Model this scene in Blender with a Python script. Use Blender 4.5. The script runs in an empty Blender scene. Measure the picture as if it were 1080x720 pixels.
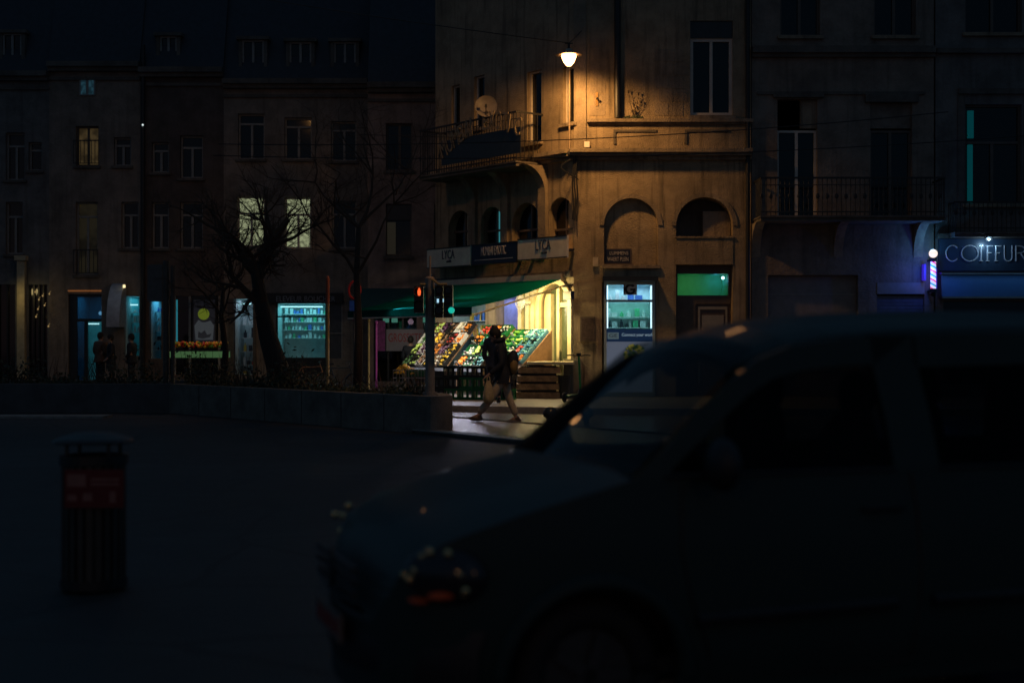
import bpy, bmesh, math, random
from mathutils import Vector, Matrix
R = math.radians
PI = math.pi
rnd = random.Random(7)
sc = bpy.context.scene
col = sc.collection

# ---------------------------------------------------------------- camera, sky, light, exposure
F = 1500.0                       # focal length in pixels of a 1080 px wide frame (50 mm)
CAMZ = 1.62
cam_d = bpy.data.cameras.new('camera'); cam = bpy.data.objects.new('camera', cam_d); col.objects.link(cam)
cam.location = (0, 0, CAMZ); cam.rotation_euler = (R(90), 0, 0)
cam_d.sensor_width = 36; cam_d.lens = 50; cam_d.clip_start = .1; cam_d.clip_end = 600
cam_d.dof.use_dof = True; cam_d.dof.focus_distance = 31; cam_d.dof.aperture_fstop = 1.25
sc.camera = cam
w = bpy.data.worlds.new('World'); sc.world = w; w.use_nodes = True
nt = w.node_tree; bg = nt.nodes['Background']
sky = nt.nodes.new('ShaderNodeTexSky'); sky.sky_type = 'NISHITA'; sky.sun_disc = False
sky.sun_elevation = R(2); sky.sun_rotation = R(200)
mx = nt.nodes.new('ShaderNodeMix'); mx.data_type = 'RGBA'; mx.inputs[0].default_value = .02
mx.inputs[6].default_value = (.16, .42, .76, 1)
nt.links.new(sky.outputs[0], mx.inputs[7]); nt.links.new(mx.outputs[2], bg.inputs[0])
bg.inputs[1].default_value = .080
sun_d = bpy.data.lights.new('fill_sun', 'SUN'); sun_d.energy = .004; sun_d.angle = R(12); sun_d.color = (.75, .85, 1)  # weak bluish fill added from behind the camera
sun = bpy.data.objects.new('fill_sun', sun_d); col.objects.link(sun); sun.rotation_euler = (R(52), 0, R(20))
sc.view_settings.view_transform = 'Standard'; sc.view_settings.look = 'None'
sc.view_settings.exposure = 0; sc.view_settings.gamma = 1; sc.view_settings.use_curve_mapping = False
sc.render.engine = 'CYCLES'
sc.cycles.use_denoising = True
sc.cycles.max_bounces = 5; sc.cycles.diffuse_bounces = 3; sc.cycles.glossy_bounces = 3
sc.cycles.transparent_max_bounces = 16; sc.cycles.sample_clamp_indirect = 3
sc.cycles.caustics_reflective = False; sc.cycles.caustics_refractive = False

# ---------------------------------------------------------------- helpers
class MB:
    def __init__(s): s.v = []; s.f = []; s.uv = None
    def add(s, vs, fs):
        n = len(s.v); s.v += [tuple(p) for p in vs]; s.f += [tuple(i + n for i in f) for f in fs]; return s
    def quad(s, a, b, c, d): return s.add([a, b, c, d], [(0, 1, 2, 3)])
    def box(s, x0, x1, y0, y1, z0, z1, T=None):
        vs = [(x0,y0,z0),(x1,y0,z0),(x1,y1,z0),(x0,y1,z0),(x0,y0,z1),(x1,y0,z1),(x1,y1,z1),(x0,y1,z1)]
        if T: vs = [T @ Vector(p) for p in vs]
        return s.add(vs, [(0,3,2,1),(4,5,6,7),(0,1,5,4),(1,2,6,5),(2,3,7,6),(3,0,4,7)])
    def cyl(s, p0, p1, r0, r1=None, n=10, caps=True):
        r1 = r0 if r1 is None else r1
        p0 = Vector(p0); p1 = Vector(p1); d = (p1 - p0)
        if d.length < 1e-6: return s
        d.normalize(); a = d.orthogonal().normalized(); b = d.cross(a)
        vs = []
        for p, r in ((p0, r0), (p1, r1)):
            for i in range(n):
                t = 2*PI*i/n; vs.append(p + a*math.cos(t)*r + b*math.sin(t)*r)
        fs = [(i, (i+1) % n, n+(i+1) % n, n+i) for i in range(n)]
        if caps: fs += [tuple(range(n))[::-1], tuple(range(n, 2*n))]
        return s.add(vs, fs)
    def tube(s, pts, r, n=8):
        pts = [Vector(p) for p in pts]; m = len(pts)
        rs = r if isinstance(r, (list, tuple)) else [r]*m
        vs = []; ref = None
        for i, p in enumerate(pts):
            d = (pts[min(i+1, m-1)] - pts[max(i-1, 0)]).normalized()
            if ref is None: ref = d.orthogonal().normalized()
            a = (ref - d*ref.dot(d))
            a = a.normalized() if a.length > 1e-5 else d.orthogonal().normalized()
            ref = a; b = d.cross(a)
            for k in range(n):
                t = 2*PI*k/n; vs.append(p + (a*math.cos(t) + b*math.sin(t))*rs[i])
        fs = [(i*n+k, i*n+(k+1) % n, (i+1)*n+(k+1) % n, (i+1)*n+k) for i in range(m-1) for k in range(n)]
        fs += [tuple(range(n))[::-1], tuple(range((m-1)*n, m*n))]
        return s.add(vs, fs)
    def sph(s, c, r, sc_=(1,1,1), seg=10, rings=7, T=None):
        vs = []; c = Vector(c)
        for i in range(1, rings):
            ph = PI*i/rings
            for k in range(seg):
                t = 2*PI*k/seg
                vs.append(Vector((math.sin(ph)*math.cos(t)*sc_[0], math.sin(ph)*math.sin(t)*sc_[1], math.cos(ph)*sc_[2]))*r)
        vs += [Vector((0,0,r*sc_[2])), Vector((0,0,-r*sc_[2]))]
        if T: vs = [T @ p for p in vs]
        vs = [p + c for p in vs]
        top = len(vs)-2; bot = top+1; fs = []
        for i in range(rings-2):
            for k in range(seg):
                fs.append((i*seg+k, (i+1)*seg+k, (i+1)*seg+(k+1) % seg, i*seg+(k+1) % seg))
        for k in range(seg):
            fs.append((top, k, (k+1) % seg)); fs.append((bot, (rings-2)*seg+(k+1) % seg, (rings-2)*seg+k))
        return s.add(vs, fs)
    def lathe(s, prof, c=(0,0,0), n=16):
        vs = [(c[0]+r*math.cos(2*PI*k/n), c[1]+r*math.sin(2*PI*k/n), c[2]+z) for r, z in prof for k in range(n)]
        m = len(prof)
        return s.add(vs, [(i*n+k, i*n+(k+1) % n, (i+1)*n+(k+1) % n, (i+1)*n+k) for i in range(m-1) for k in range(n)])
    def prism(s, poly, y0, y1, axis='y'):
        n = len(poly)
        def P(a, b, t):
            return {'y': (a, t, b), 'z': (a, b, t), 'x': (t, a, b)}[axis]
        vs = [P(a, b, y0) for a, b in poly] + [P(a, b, y1) for a, b in poly]
        return s.add(vs, [tuple(range(n)), tuple(range(n, 2*n))[::-1]] + [(i, i+n, (i+1) % n+n, (i+1) % n) for i in range(n)])
    def build(s, name, m, parent=None, loc=(0,0,0), rot=0, smooth=False, weld=False, bevel=0):
        me = bpy.data.meshes.new(name); me.from_pydata(s.v, [], s.f); me.update()
        bm = bmesh.new(); bm.from_mesh(me)
        if weld: bmesh.ops.remove_doubles(bm, verts=bm.verts, dist=1e-4)
        if bevel: bmesh.ops.bevel(bm, geom=bm.edges[:], offset=bevel, segments=2, affect='EDGES', clamp_overlap=True)
        bmesh.ops.recalc_face_normals(bm, faces=bm.faces); bm.to_mesh(me); bm.free()
        if smooth:
            for p in me.polygons: p.use_smooth = True
        o = bpy.data.objects.new(name, me); col.objects.link(o)
        me.materials.append(m); o.location = loc; o.rotation_euler = (0, 0, rot)
        if parent: o.parent = parent
        return o

def tag(o, label=None, cat=None, group=None, kind=None):
    if label: o['label'] = label
    if cat: o['category'] = cat
    if group: o['group'] = group
    if kind: o['kind'] = kind
    return o
def thing(name, label, cat, loc=(0,0,0), rotz=0, group=None):
    o = bpy.data.objects.new(name, None); o.empty_display_size = .2; col.objects.link(o)
    o.location = loc; o.rotation_euler = (0, 0, rotz)
    return tag(o, label, cat, group)
def copy_tree(o, parent=None):
    c = o.copy(); col.objects.link(c); c.parent = parent
    for ch in list(o.children): copy_tree(ch, c)
    return c
def at(px, py, Y): return Vector(((px-540)*Y/F, Y, CAMZ+(360-py)*Y/F))
def XX(px, Y): return (px-540)*Y/F
def ZZ(py, Y): return CAMZ+(360-py)*Y/F
def gY(py, h=0): return F*(CAMZ-h)/(py-360)

def nodes(name):
    m = bpy.data.materials.new(name); m.use_nodes = True
    return m, m.node_tree, m.node_tree.nodes['Principled BSDF']
def mat(name, c, rough=.7, metal=0, var=.25, scale=6, bump=0, bscale=40, coat=0, spec=.5, c2=None, coord='Object'):
    m, t, b = nodes(name)
    b.inputs['Roughness'].default_value = rough; b.inputs['Metallic'].default_value = metal
    b.inputs['Coat Weight'].default_value = coat; b.inputs['Specular IOR Level'].default_value = spec
    tc = t.nodes.new('ShaderNodeTexCoord')
    if var or c2:
        n = t.nodes.new('ShaderNodeTexNoise'); n.inputs['Scale'].default_value = scale; n.inputs['Detail'].default_value = 8
        n.inputs['Roughness'].default_value = .65
        r = t.nodes.new('ShaderNodeValToRGB'); r.color_ramp.elements[0].position = .32; r.color_ramp.elements[1].position = .68
        lo = c2 if c2 else tuple(x*(1-var) for x in c); hi = tuple(min(1, x*(1+var*.6)) for x in c) if not c2 else c
        r.color_ramp.elements[0].color = (*lo, 1); r.color_ramp.elements[1].color = (*hi, 1)
        t.links.new(tc.outputs[coord], n.inputs[0]); t.links.new(n.outputs[0], r.inputs[0]); t.links.new(r.outputs[0], b.inputs[0])
    else: b.inputs[0].default_value = (*c, 1)
    if bump:
        n2 = t.nodes.new('ShaderNodeTexNoise'); n2.inputs['Scale'].default_value = bscale; n2.inputs['Detail'].default_value = 6
        bu = t.nodes.new('ShaderNodeBump'); bu.inputs['Strength'].default_value = bump; bu.inputs['Distance'].default_value = .03
        t.links.new(tc.outputs[coord], n2.inputs[0]); t.links.new(n2.outputs[0], bu.inputs['Height']); t.links.new(bu.outputs[0], b.inputs['Normal'])
    return m
def emit(name, c, s=1.0):
    m, t, b = nodes(name); b.inputs[0].default_value = (*[x*.5 for x in c], 1)
    b.inputs['Emission Color'].default_value = (*c, 1); b.inputs['Emission Strength'].default_value = s
    return m
def glass(name, tint=(1,1,1), fac=.1, rough=.02, ior=1.45):
    m = bpy.data.materials.new(name); m.use_nodes = True; t = m.node_tree; t.nodes.clear()
    o = t.nodes.new('ShaderNodeOutputMaterial'); a = t.nodes.new('ShaderNodeBsdfTransparent'); g = t.nodes.new('ShaderNodeBsdfGlossy')
    mi = t.nodes.new('ShaderNodeMixShader'); fr = t.nodes.new('ShaderNodeFresnel'); fr.inputs[0].default_value = ior
    a.inputs[0].default_value = (*tint, 1); g.inputs[1].default_value = rough
    t.links.new(fr.outputs[0], mi.inputs[0]); t.links.new(a.outputs[0], mi.inputs[1]); t.links.new(g.outputs[0], mi.inputs[2]); t.links.new(mi.outputs[0], o.inputs[0])
    return m
def plaster(name, c, grime=(.05,.04,.03), amt=.5, bump=.5, bscale=14):
    """rendered wall: blotches, downward streaks of dirt, rough bump"""
    m, t, b = nodes(name); b.inputs['Roughness'].default_value = .85
    tc = t.nodes.new('ShaderNodeTexCoord')
    n = t.nodes.new('ShaderNodeTexNoise'); n.inputs['Scale'].default_value = 1.1; n.inputs['Detail'].default_value = 10; n.inputs['Roughness'].default_value = .7
    mp = t.nodes.new('ShaderNodeMapping'); mp.inputs['Scale'].default_value = (5, 5, .35)
    n2 = t.nodes.new('ShaderNodeTexNoise'); n2.inputs['Scale'].default_value = 1.2; n2.inputs['Detail'].default_value = 6
    r = t.nodes.new('ShaderNodeValToRGB'); r.color_ramp.elements[0].position = .38; r.color_ramp.elements[1].position = .62
    r.color_ramp.elements[0].color = (*[x*.55 for x in c], 1); r.color_ramp.elements[1].color = (*c, 1)
    r2 = t.nodes.new('ShaderNodeValToRGB'); r2.color_ramp.elements[0].position = .52; r2.color_ramp.elements[1].position = .75
    r2.color_ramp.elements[0].color = (0,0,0,1); r2.color_ramp.elements[1].color = (amt, amt, amt, 1)
    mix = t.nodes.new('ShaderNodeMix'); mix.data_type = 'RGBA'; mix.inputs[7].default_value = (*grime, 1)
    L = t.links.new
    L(tc.outputs['Object'], n.inputs[0]); L(tc.outputs['Object'], mp.inputs[0]); L(mp.outputs[0], n2.inputs[0])
    L(n.outputs[0], r.inputs[0]); L(n2.outputs[0], r2.inputs[0]); L(r.outputs[0], mix.inputs[6]); L(r2.outputs[0], mix.inputs[0]); L(mix.outputs[2], b.inputs[0])
    n3 = t.nodes.new('ShaderNodeTexNoise'); n3.inputs['Scale'].default_value = bscale; n3.inputs['Detail'].default_value = 5
    bu = t.nodes.new('ShaderNodeBump'); bu.inputs['Strength'].default_value = bump; bu.inputs['Distance'].default_value = .05
    L(tc.outputs['Object'], n3.inputs[0]); L(n3.outputs[0], bu.inputs['Height']); L(bu.outputs[0], b.inputs['Normal'])
    return m
def text(body, wdt, hgt, m, parent, loc, rot=0, ext=.01, name='lettering', spread=1):
    cu = bpy.data.curves.new(name, 'FONT'); cu.body = body; cu.extrude = ext; cu.resolution_u = 3
    t = bpy.data.objects.new('tmp', cu); col.objects.link(t); bpy.context.view_layer.update()
    me = bpy.data.meshes.new_from_object(t.evaluated_get(bpy.context.evaluated_depsgraph_get()))
    bpy.data.objects.remove(t)
    xs = [v.co.x for v in me.vertices]; ys = [v.co.y for v in me.vertices]
    x0, x1, y0, y1 = min(xs), max(xs), min(ys), max(ys)
    for v in me.vertices:
        v.co = ((v.co.x-x0)/(x1-x0)*wdt, -v.co.z, (v.co.y-y0)/(y1-y0)*hgt)
    me.materials.clear(); me.materials.append(m)
    o = bpy.data.objects.new(name, me); col.objects.link(o); o.parent = parent; o.location = loc; o.rotation_euler = (0, 0, rot)
    return o
def area(name, loc, direction, sx, sy, power, c, spread=180):
    l = bpy.data.lights.new(name, 'AREA'); l.shape = 'RECTANGLE'; l.size = sx; l.size_y = sy; l.energy = power; l.color = c; l.spread = R(spread)
    o = bpy.data.objects.new(name, l); col.objects.link(o); o.location = loc
    o.rotation_euler = Vector(direction).to_track_quat('-Z', 'Y').to_euler(); return o
def point(name, loc, power, c, r=.05):
    l = bpy.data.lights.new(name, 'POINT'); l.energy = power; l.color = c; l.shadow_soft_size = r
    o = bpy.data.objects.new(name, l); col.objects.link(o); o.location = loc; return o

# ---------------------------------------------------------------- materials
WALL_CORNER = plaster('warm_render', (.40, .31, .20), amt=.85, bump=.55, bscale=30)
WALL_BROWN = plaster('brown_render', (.27, .22, .18), amt=.5)
WALL_GREY = plaster('grey_render', (.2, .19, .18), amt=.5)
WALL_BRICK = plaster('dark_brick', (.13, .10, .085), amt=.3)
WALL_ROSE = plaster('rose_render', (.34, .25, .21), amt=.3)
STONE = plaster('stone_trim', (.34, .27, .19), amt=.7, bump=.5, bscale=25)
STONE_DARK = plaster('stone_dark', (.16, .14, .12), amt=.4)
SLATE = mat('slate', (.035, .04, .05), .6, bump=.3)
ASPHALT = mat('asphalt', (.032, .032, .033), .6, var=.35, scale=1.5, bump=.6, bscale=50)
def cracks(m, scale, c):
    t = m.node_tree; b = t.nodes['Principled BSDF']; src = b.inputs[0].links[0].from_socket
    tc = t.nodes.new('ShaderNodeTexCoord'); n = t.nodes.new('ShaderNodeTexNoise'); n.inputs['Scale'].default_value = 1.3; n.inputs['Detail'].default_value = 5
    ad = t.nodes.new('ShaderNodeMix'); ad.data_type = 'RGBA'; ad.inputs[0].default_value = .12
    v = t.nodes.new('ShaderNodeTexVoronoi'); v.feature = 'DISTANCE_TO_EDGE'; v.inputs['Scale'].default_value = scale
    lt_ = t.nodes.new('ShaderNodeMath'); lt_.operation = 'LESS_THAN'; lt_.inputs[1].default_value = .012
    v2 = t.nodes.new('ShaderNodeTexVoronoi'); v2.feature = 'F1'; v2.distance = 'CHEBYCHEV'; v2.inputs['Scale'].default_value = .22
    r2 = t.nodes.new('ShaderNodeMapRange'); r2.inputs['To Min'].default_value = .65; r2.inputs['To Max'].default_value = 1.35
    m1 = t.nodes.new('ShaderNodeVectorMath'); m1.operation = 'SCALE'; mx_ = t.nodes.new('ShaderNodeMix'); mx_.data_type = 'RGBA'; mx_.inputs[7].default_value = (*c,1)
    L = t.links.new; L(tc.outputs['Object'], n.inputs[0]); L(tc.outputs['Object'], ad.inputs[6]); L(n.outputs['Color'], ad.inputs[7]); L(ad.outputs[2], v.inputs['Vector']); L(v.outputs['Distance'], lt_.inputs[0])
    L(tc.outputs['Object'], v2.inputs['Vector']); L(v2.outputs['Color'], r2.inputs[0]); L(src, m1.inputs[0]); L(r2.outputs[0], m1.inputs['Scale']); L(m1.outputs[0], mx_.inputs[6]); L(lt_.outputs[0], mx_.inputs[0]); L(mx_.outputs[2], b.inputs[0])
cracks(ASPHALT, .55, (.012,.012,.012))
WET = mat('smooth_concrete_lane', (.18,.17,.155), .24, var=.5, scale=2.5, bump=.25, bscale=9, c2=(.09,.085,.08))
PAVE = mat('paving', (.16, .14, .12), .5, var=.4, scale=3, bump=.4, bscale=12)
KERB = mat('kerb_stone', (.3, .28, .25), .5, var=.35, scale=5, bump=.4)
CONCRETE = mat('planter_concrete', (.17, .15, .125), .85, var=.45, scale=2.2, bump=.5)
CONCRETE_SHADED = mat('planter_shaded_face', (.10,.10,.10), .9, var=.3, scale=2.2, bump=.5)  # shade on the planter's left face put into the concrete colour
SOIL = mat('soil', (.03, .022, .016), .95, bump=.6)
DARKGLASS = mat('dark_window_glass', (.006, .008, .01), .08, var=0)
CLEAR = glass('clear_glass')
WHITEF = mat('white_frame_paint', (.62, .56, .48), .5, var=.15)
BROWNF = mat('brown_frame_paint', (.12, .09, .07), .5, var=.2)
GREYF = mat('grey_frame_paint', (.28, .27, .25), .5, var=.2)
BLACK = mat('black_metal', (.015, .015, .016), .45, var=.2)
IRON = mat('wrought_iron', (.02, .02, .02), .5, var=.2)
DARKPAINT = mat('dark_shopfront_paint', (.02, .025, .03), .35, var=.3)
TEALF = mat('teal_frame', (.03, .12, .14), .4)
CURTAIN = mat('curtain_cloth', (.5, .45, .36), .9, var=.3, scale=9)
def canvas(name, c, tr, f=.4):
    m = bpy.data.materials.new(name); m.use_nodes = True; t = m.node_tree; t.nodes.clear()
    o = t.nodes.new('ShaderNodeOutputMaterial'); a = t.nodes.new('ShaderNodeBsdfDiffuse'); g = t.nodes.new('ShaderNodeBsdfTranslucent'); mi = t.nodes.new('ShaderNodeMixShader')
    tc = t.nodes.new('ShaderNodeTexCoord'); n = t.nodes.new('ShaderNodeTexNoise'); n.inputs['Scale'].default_value = 3; r = t.nodes.new('ShaderNodeValToRGB')
    r.color_ramp.elements[0].position = .3; r.color_ramp.elements[0].color = (*[x*.6 for x in c],1); r.color_ramp.elements[1].position = .7; r.color_ramp.elements[1].color = (*c,1)
    g.inputs[0].default_value = (*tr,1); mi.inputs[0].default_value = f; L = t.links.new
    L(tc.outputs['Object'], n.inputs[0]); L(n.outputs[0], r.inputs[0]); L(r.outputs[0], a.inputs[0]); L(a.outputs[0], mi.inputs[1]); L(g.outputs[0], mi.inputs[2]); L(mi.outputs[0], o.inputs[0]); return m
AWNG = canvas('green_awning_canvas', (.003,.09,.085), (.002,.13,.11))
AWND = mat('dark_awning_canvas', (.012, .07, .07), .8, var=.2, scale=4)
CREAM = mat('cream_paint', (.72, .62, .38), .45, var=.22, scale=3)
WOOD = mat('rough_plank', (.36, .22, .11), .7, var=.5, scale=8, bump=.5)
BROWNPANEL = mat('brown_board', (.26, .15, .08), .6, var=.35, scale=5)
GREENPL = mat('green_crate_plastic', (.01, .16, .05), .4, var=.1)
BLUEPL = mat('blue_crate_plastic', (.10, .30, .45), .4, var=.1)
BLACKPL = mat('black_crate_plastic', (.02, .02, .02), .4, var=.1)
WHITEPL = mat('white_plastic', (.75, .75, .72), .35, var=.08)
BARK = mat('bark', (.045, .033, .025), .9, bump=.8, bscale=25)
BARKL = mat('twig_bark', (.09, .055, .035), .9, var=.3)
LEAF = mat('evergreen_leaf', (.03, .045, .02), .6, var=.4)
POLE = mat('pole_paint', (.09, .075, .06), .5, var=.3)
POLEY = mat('yellow_pole_paint', (.35, .25, .10), .5, var=.3)
STEEL = mat('brushed_steel', (.4, .4, .4), .3, metal=1, var=.2)
RUBBER = mat('rubber', (.012, .012, .012), .8, var=.2)
RED = mat('red_paint', (.45, .02, .02), .5)
WHITE = mat('white_paint', (.8, .8, .78), .5, var=.05)
NAVY = mat('navy_sign', (.010,.016,.04), .4, var=.1)

# ---------------------------------------------------------------- ground
def slab(name, poly, z0, z1, m, kind='structure', label=None):
    a = MB(); a.prism(poly, z0, z1, axis='z'); o = a.build(name, m); return tag(o, label, None, None, kind)
g = MB(); g.quad((-150,-40,0),(150,-40,0),(150,200,0),(-150,200,0)); tag(g.build('road', ASPHALT), kind='structure')
# pavement round the corner building and along the right-hand shops
slab('pavement', [(-3.6,60),(-3.4,42),(-2.7,35.6),(-1.7,33.1),(1.3,31.8),(4,31.3),(30,31.2),(30,60)], .002, .14, PAVE)
def strip(name, pts, wd, z0, z1, m):
    a = MB(); out = []
    for i, p in enumerate(pts):
        d = (Vector(pts[min(i+1, len(pts)-1)]) - Vector(pts[max(i-1, 0)])).normalized(); nrm = Vector((-d.y, d.x))*wd
        out.append((Vector(p), Vector(p)-nrm))
    for (p, q), (p2, q2) in zip(out[:-1], out[1:]):
        a.prism([(p.x,p.y),(p2.x,p2.y),(q2.x,q2.y),(q.x,q.y)], z0, z1, axis='z')
    return tag(a.build(name, m), kind='structure')
strip('kerb', [(-3.6,60),(-3.4,42),(-2.7,35.6),(-1.7,33.1),(1.3,31.8),(4,31.3),(30,31.2)], .14, .002, .146, KERB)
slab('far_pavement', [(-60,46.2),(-4.6,46.2),(-3.9,47),(-3.9,60),(-60,60)], .002, .14, PAVE)
# smooth lane between the pavement and the median
dv = Vector((.58, -.815))
A = Vector((-1.43, 29.8)); B_ = Vector((-1.18, 24.3))
def ln(P, t): return (P.x+dv.x*t, P.y+dv.y*t)
a = MB(); P4 = [(-6.5,37),(-3.6,37),(-1.7,33.0),(1.3,31.7),(4,31.2),(30,31.1),(30,20),ln(A,16),ln(A,-1),ln(A,-8)]
a.add([(x,y,.005) for x,y in P4], [tuple(range(len(P4)))]); tag(a.build('lane', WET), kind='structure')
slab('median', [ln(A,-7),ln(A,17),ln(B_,20),ln(B_,-1)], .002, .055, mat('brick_paving', (.15,.095,.065), .27, var=.5, scale=9, bump=.8, bscale=16))
strip('median_kerb', [ln(B_,-1), ln(B_,20)], -.34, .002, .07, KERB)
strip('median_far_kerb', [ln(A,-7), ln(A,17)], .15, .002, .07, STONE_DARK)
strip('planter_kerb', [(-22,30.6),(-8.6,30.6)], .7, .002, .05, KERB)

# ---------------------------------------------------------------- facade building blocks
def facade(bm, x0, x1, z0, z1, ops, depth=.25, y=0):
    xs = sorted({x0, x1, *[v for o in ops for v in o[:2]]}); zs = sorted({z0, z1, *[v for o in ops for v in o[2:4]]})
    xs = [v for v in xs if x0-1e-6 <= v <= x1+1e-6]; zs = [v for v in zs if z0-1e-6 <= v <= z1+1e-6]
    for xa, xb in zip(xs[:-1], xs[1:]):
        for za, zb in zip(zs[:-1], zs[1:]):
            cx, cz = (xa+xb)/2, (za+zb)/2
            if any(o[0] < cx < o[1] and o[2] < cz < o[3] for o in ops): continue
            bm.quad((xa,y,za),(xb,y,za),(xb,y,zb),(xa,y,zb))
    for o in ops:
        xa, xb, za, zb = o[:4]; arch = len(o) > 4 and o[4]
        d = depth if len(o) < 6 else o[5]
        if not arch:
            bm.quad((xa,y,za),(xa,y+d,za),(xa,y+d,zb),(xa,y,zb)); bm.quad((xb,y,za),(xb,y,zb),(xb,y+d,zb),(xb,y+d,za))
            bm.quad((xa,y,zb),(xa,y+d,zb),(xb,y+d,zb),(xb,y,zb)); bm.quad((xa,y,za),(xb,y,za),(xb,y+d,za),(xa,y+d,za))
        else:
            r = (xb-xa)/2; cx = (xa+xb)/2; zc = zb-r; n = 16
            arc = [(cx-r*math.cos(PI*i/n), zc+r*math.sin(PI*i/n)) for i in range(n+1)]
            for (ax, az), (bx, bz) in zip(arc[:-1], arc[1:]):
                bm.quad((ax,y,az),(bx,y,bz),(bx,y,zb),(ax,y,zb)); bm.quad((ax,y,az),(ax,y+d,az),(bx,y+d,bz),(bx,y,bz))
            bm.quad((xa,y,za),(xa,y+d,za),(xa,y+d,zc),(xa,y,zc)); bm.quad((xb,y,za),(xb,y,zc),(xb,y+d,zc),(xb,y+d,za))
            bm.quad((xa,y,za),(xb,y,za),(xb,y+d,za),(xa,y+d,za))
def archpoly(xa, xb, za, zb, n=16):
    r = (xb-xa)/2; cx = (xa+xb)/2; zc = zb-r
    return [(xa, za), (xb, za)] + [(cx+r*math.cos(PI*i/n), zc+r*math.sin(PI*i/n)) for i in range(n+1)]
def window(parent, xa, xb, za, zb, y=.16, fr=.06, mullions=1, transom=.72, fm=None, pane=None, rot=0, sill=True, box_=0, label=None, sm=None, curtain=False, rail=False):
    fm = fm or GREYF; pane = pane or DARKGLASS
    f = MB()
    f.box(xa,xa+fr,y,y+.06,za,zb).box(xb-fr,xb,y,y+.06,za,zb).box(xa+fr,xb-fr,y,y+.06,za,za+fr).box(xa+fr,xb-fr,y,y+.06,zb-fr,zb)
    zt = za+(zb-za)*transom if transom else zb-fr
    if transom: f.box(xa+fr,xb-fr,y-.01,y+.06,zt-.035,zt+.035)
    for k in range(mullions):
        xm = xa+(xb-xa)*(k+1)/(mullions+1)
        f.box(xm-.04,xm+.04,y+.004,y+.055,za+fr,(zt-.035) if transom else zb-fr)
    o = f.build('window', fm, parent, rot=rot)
    if label: o['label'] = label
    p = MB(); p.box(xa+.01,xb-.01,y+.065,y+.075,za+.01,zb-.01); p.build('pane', pane, o)
    if sill: s = MB(); s.box(xa-.08,xb+.08,-.1,y-.002,za-.09,za); s.build('sill', sm or STONE, o)
    if box_: s = MB(); s.box(xa,xb,y-.05,y+.08,zb+.002,zb+box_); s.build('shutter_box', DARKPAINT, o)
    if curtain:
        c = MB(); w_ = (xb-xa)*.3; n = 14
        for x_ in (xa+fr, xb-fr-w_):
            pts = [(x_+w_*i/n, y+.12+.025*math.sin(i*1.9)) for i in range(n+1)]
            for (p0, q0), (p1, q1) in zip(pts[:-1], pts[1:]): c.quad((p0,q0,za+.05),(p1,q1,za+.05),(p1,q1,zb-.05),(p0,q0,zb-.05))
        c.build('curtain', CURTAIN, o)
    if rail:
        c = MB(); c.box(xa-.05,xb+.05,-.16,-.13,za+.85,za+.89).box(xa-.05,xb+.05,-.16,-.13,za+.06,za+.09)
        n = max(4, int((xb-xa)/.11))
        for i in range(n+1): x_ = xa-.04+(xb-xa+.08)*i/n; c.box(x_-.01,x_+.01,-.155,-.135,za+.09,za+.85)
        c.build('railing', IRON, o)
    return o
def balcony(parent, xa, xb, z, proj=.9, rot=0, name='balcony', hh=1.0, slabm=None):
    s = MB(); s.box(xa,xb,-proj,-.003,z-.14,z).box(xa-.03,xb+.03,-proj-.05,-.003,z-.05,z-.02)
    b = s.build(name, slabm or STONE_DARK, parent, rot=rot)
    c = MB(); n = int((xb-xa)/.12)
    c.box(xa,xb,-proj,-proj+.04,z+hh-.05,z+hh).box(xa,xb,-proj+.005,-proj+.03,z+.08,z+.11).box(xa,xb,-proj+.005,-proj+.03,z+hh-.22,z+hh-.2)
    for i in range(n+1):
        x_ = xa+.02+(xb-xa-.04)*i/n; c.cyl((x_,-proj+.02,z),(x_,-proj+.02,z+hh-.04),.012,n=5)
        if i % 2 == 0: c.sph((x_,-proj+.02,z+.5),.05,(1,.4,1.6),6,4)
    for x_ in (xa+.01, xb-.01):
        c.box(x_-.01,x_+.01,-proj+.04,-.003,z+hh-.05,z+hh)
        for k in range(5): c.cyl((x_,-proj+.15*(k+1),z),(x_,-proj+.15*(k+1),z+hh-.04),.012,n=5)
    c.build('railing', IRON, b)
    return b
def room(parent, xa, xb, za, zb, y0, y1, m, rot=0, name='shop_interior'):
    a = MB()
    a.quad((xa,y1,za),(xb,y1,za),(xb,y1,zb),(xa,y1,zb)); a.quad((xa,y0,za),(xa,y1,za),(xa,y1,zb),(xa,y0,zb))
    a.quad((xb,y0,za),(xb,y1,za),(xb,y1,zb),(xb,y0,zb)); a.quad((xa,y0,za),(xb,y0,za),(xb,y1,za),(xa,y1,za)); a.quad((xa,y0,zb),(xb,y0,zb),(xb,y1,zb),(xa,y1,zb))
    return a.build(name, m, parent, rot=rot)
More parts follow.
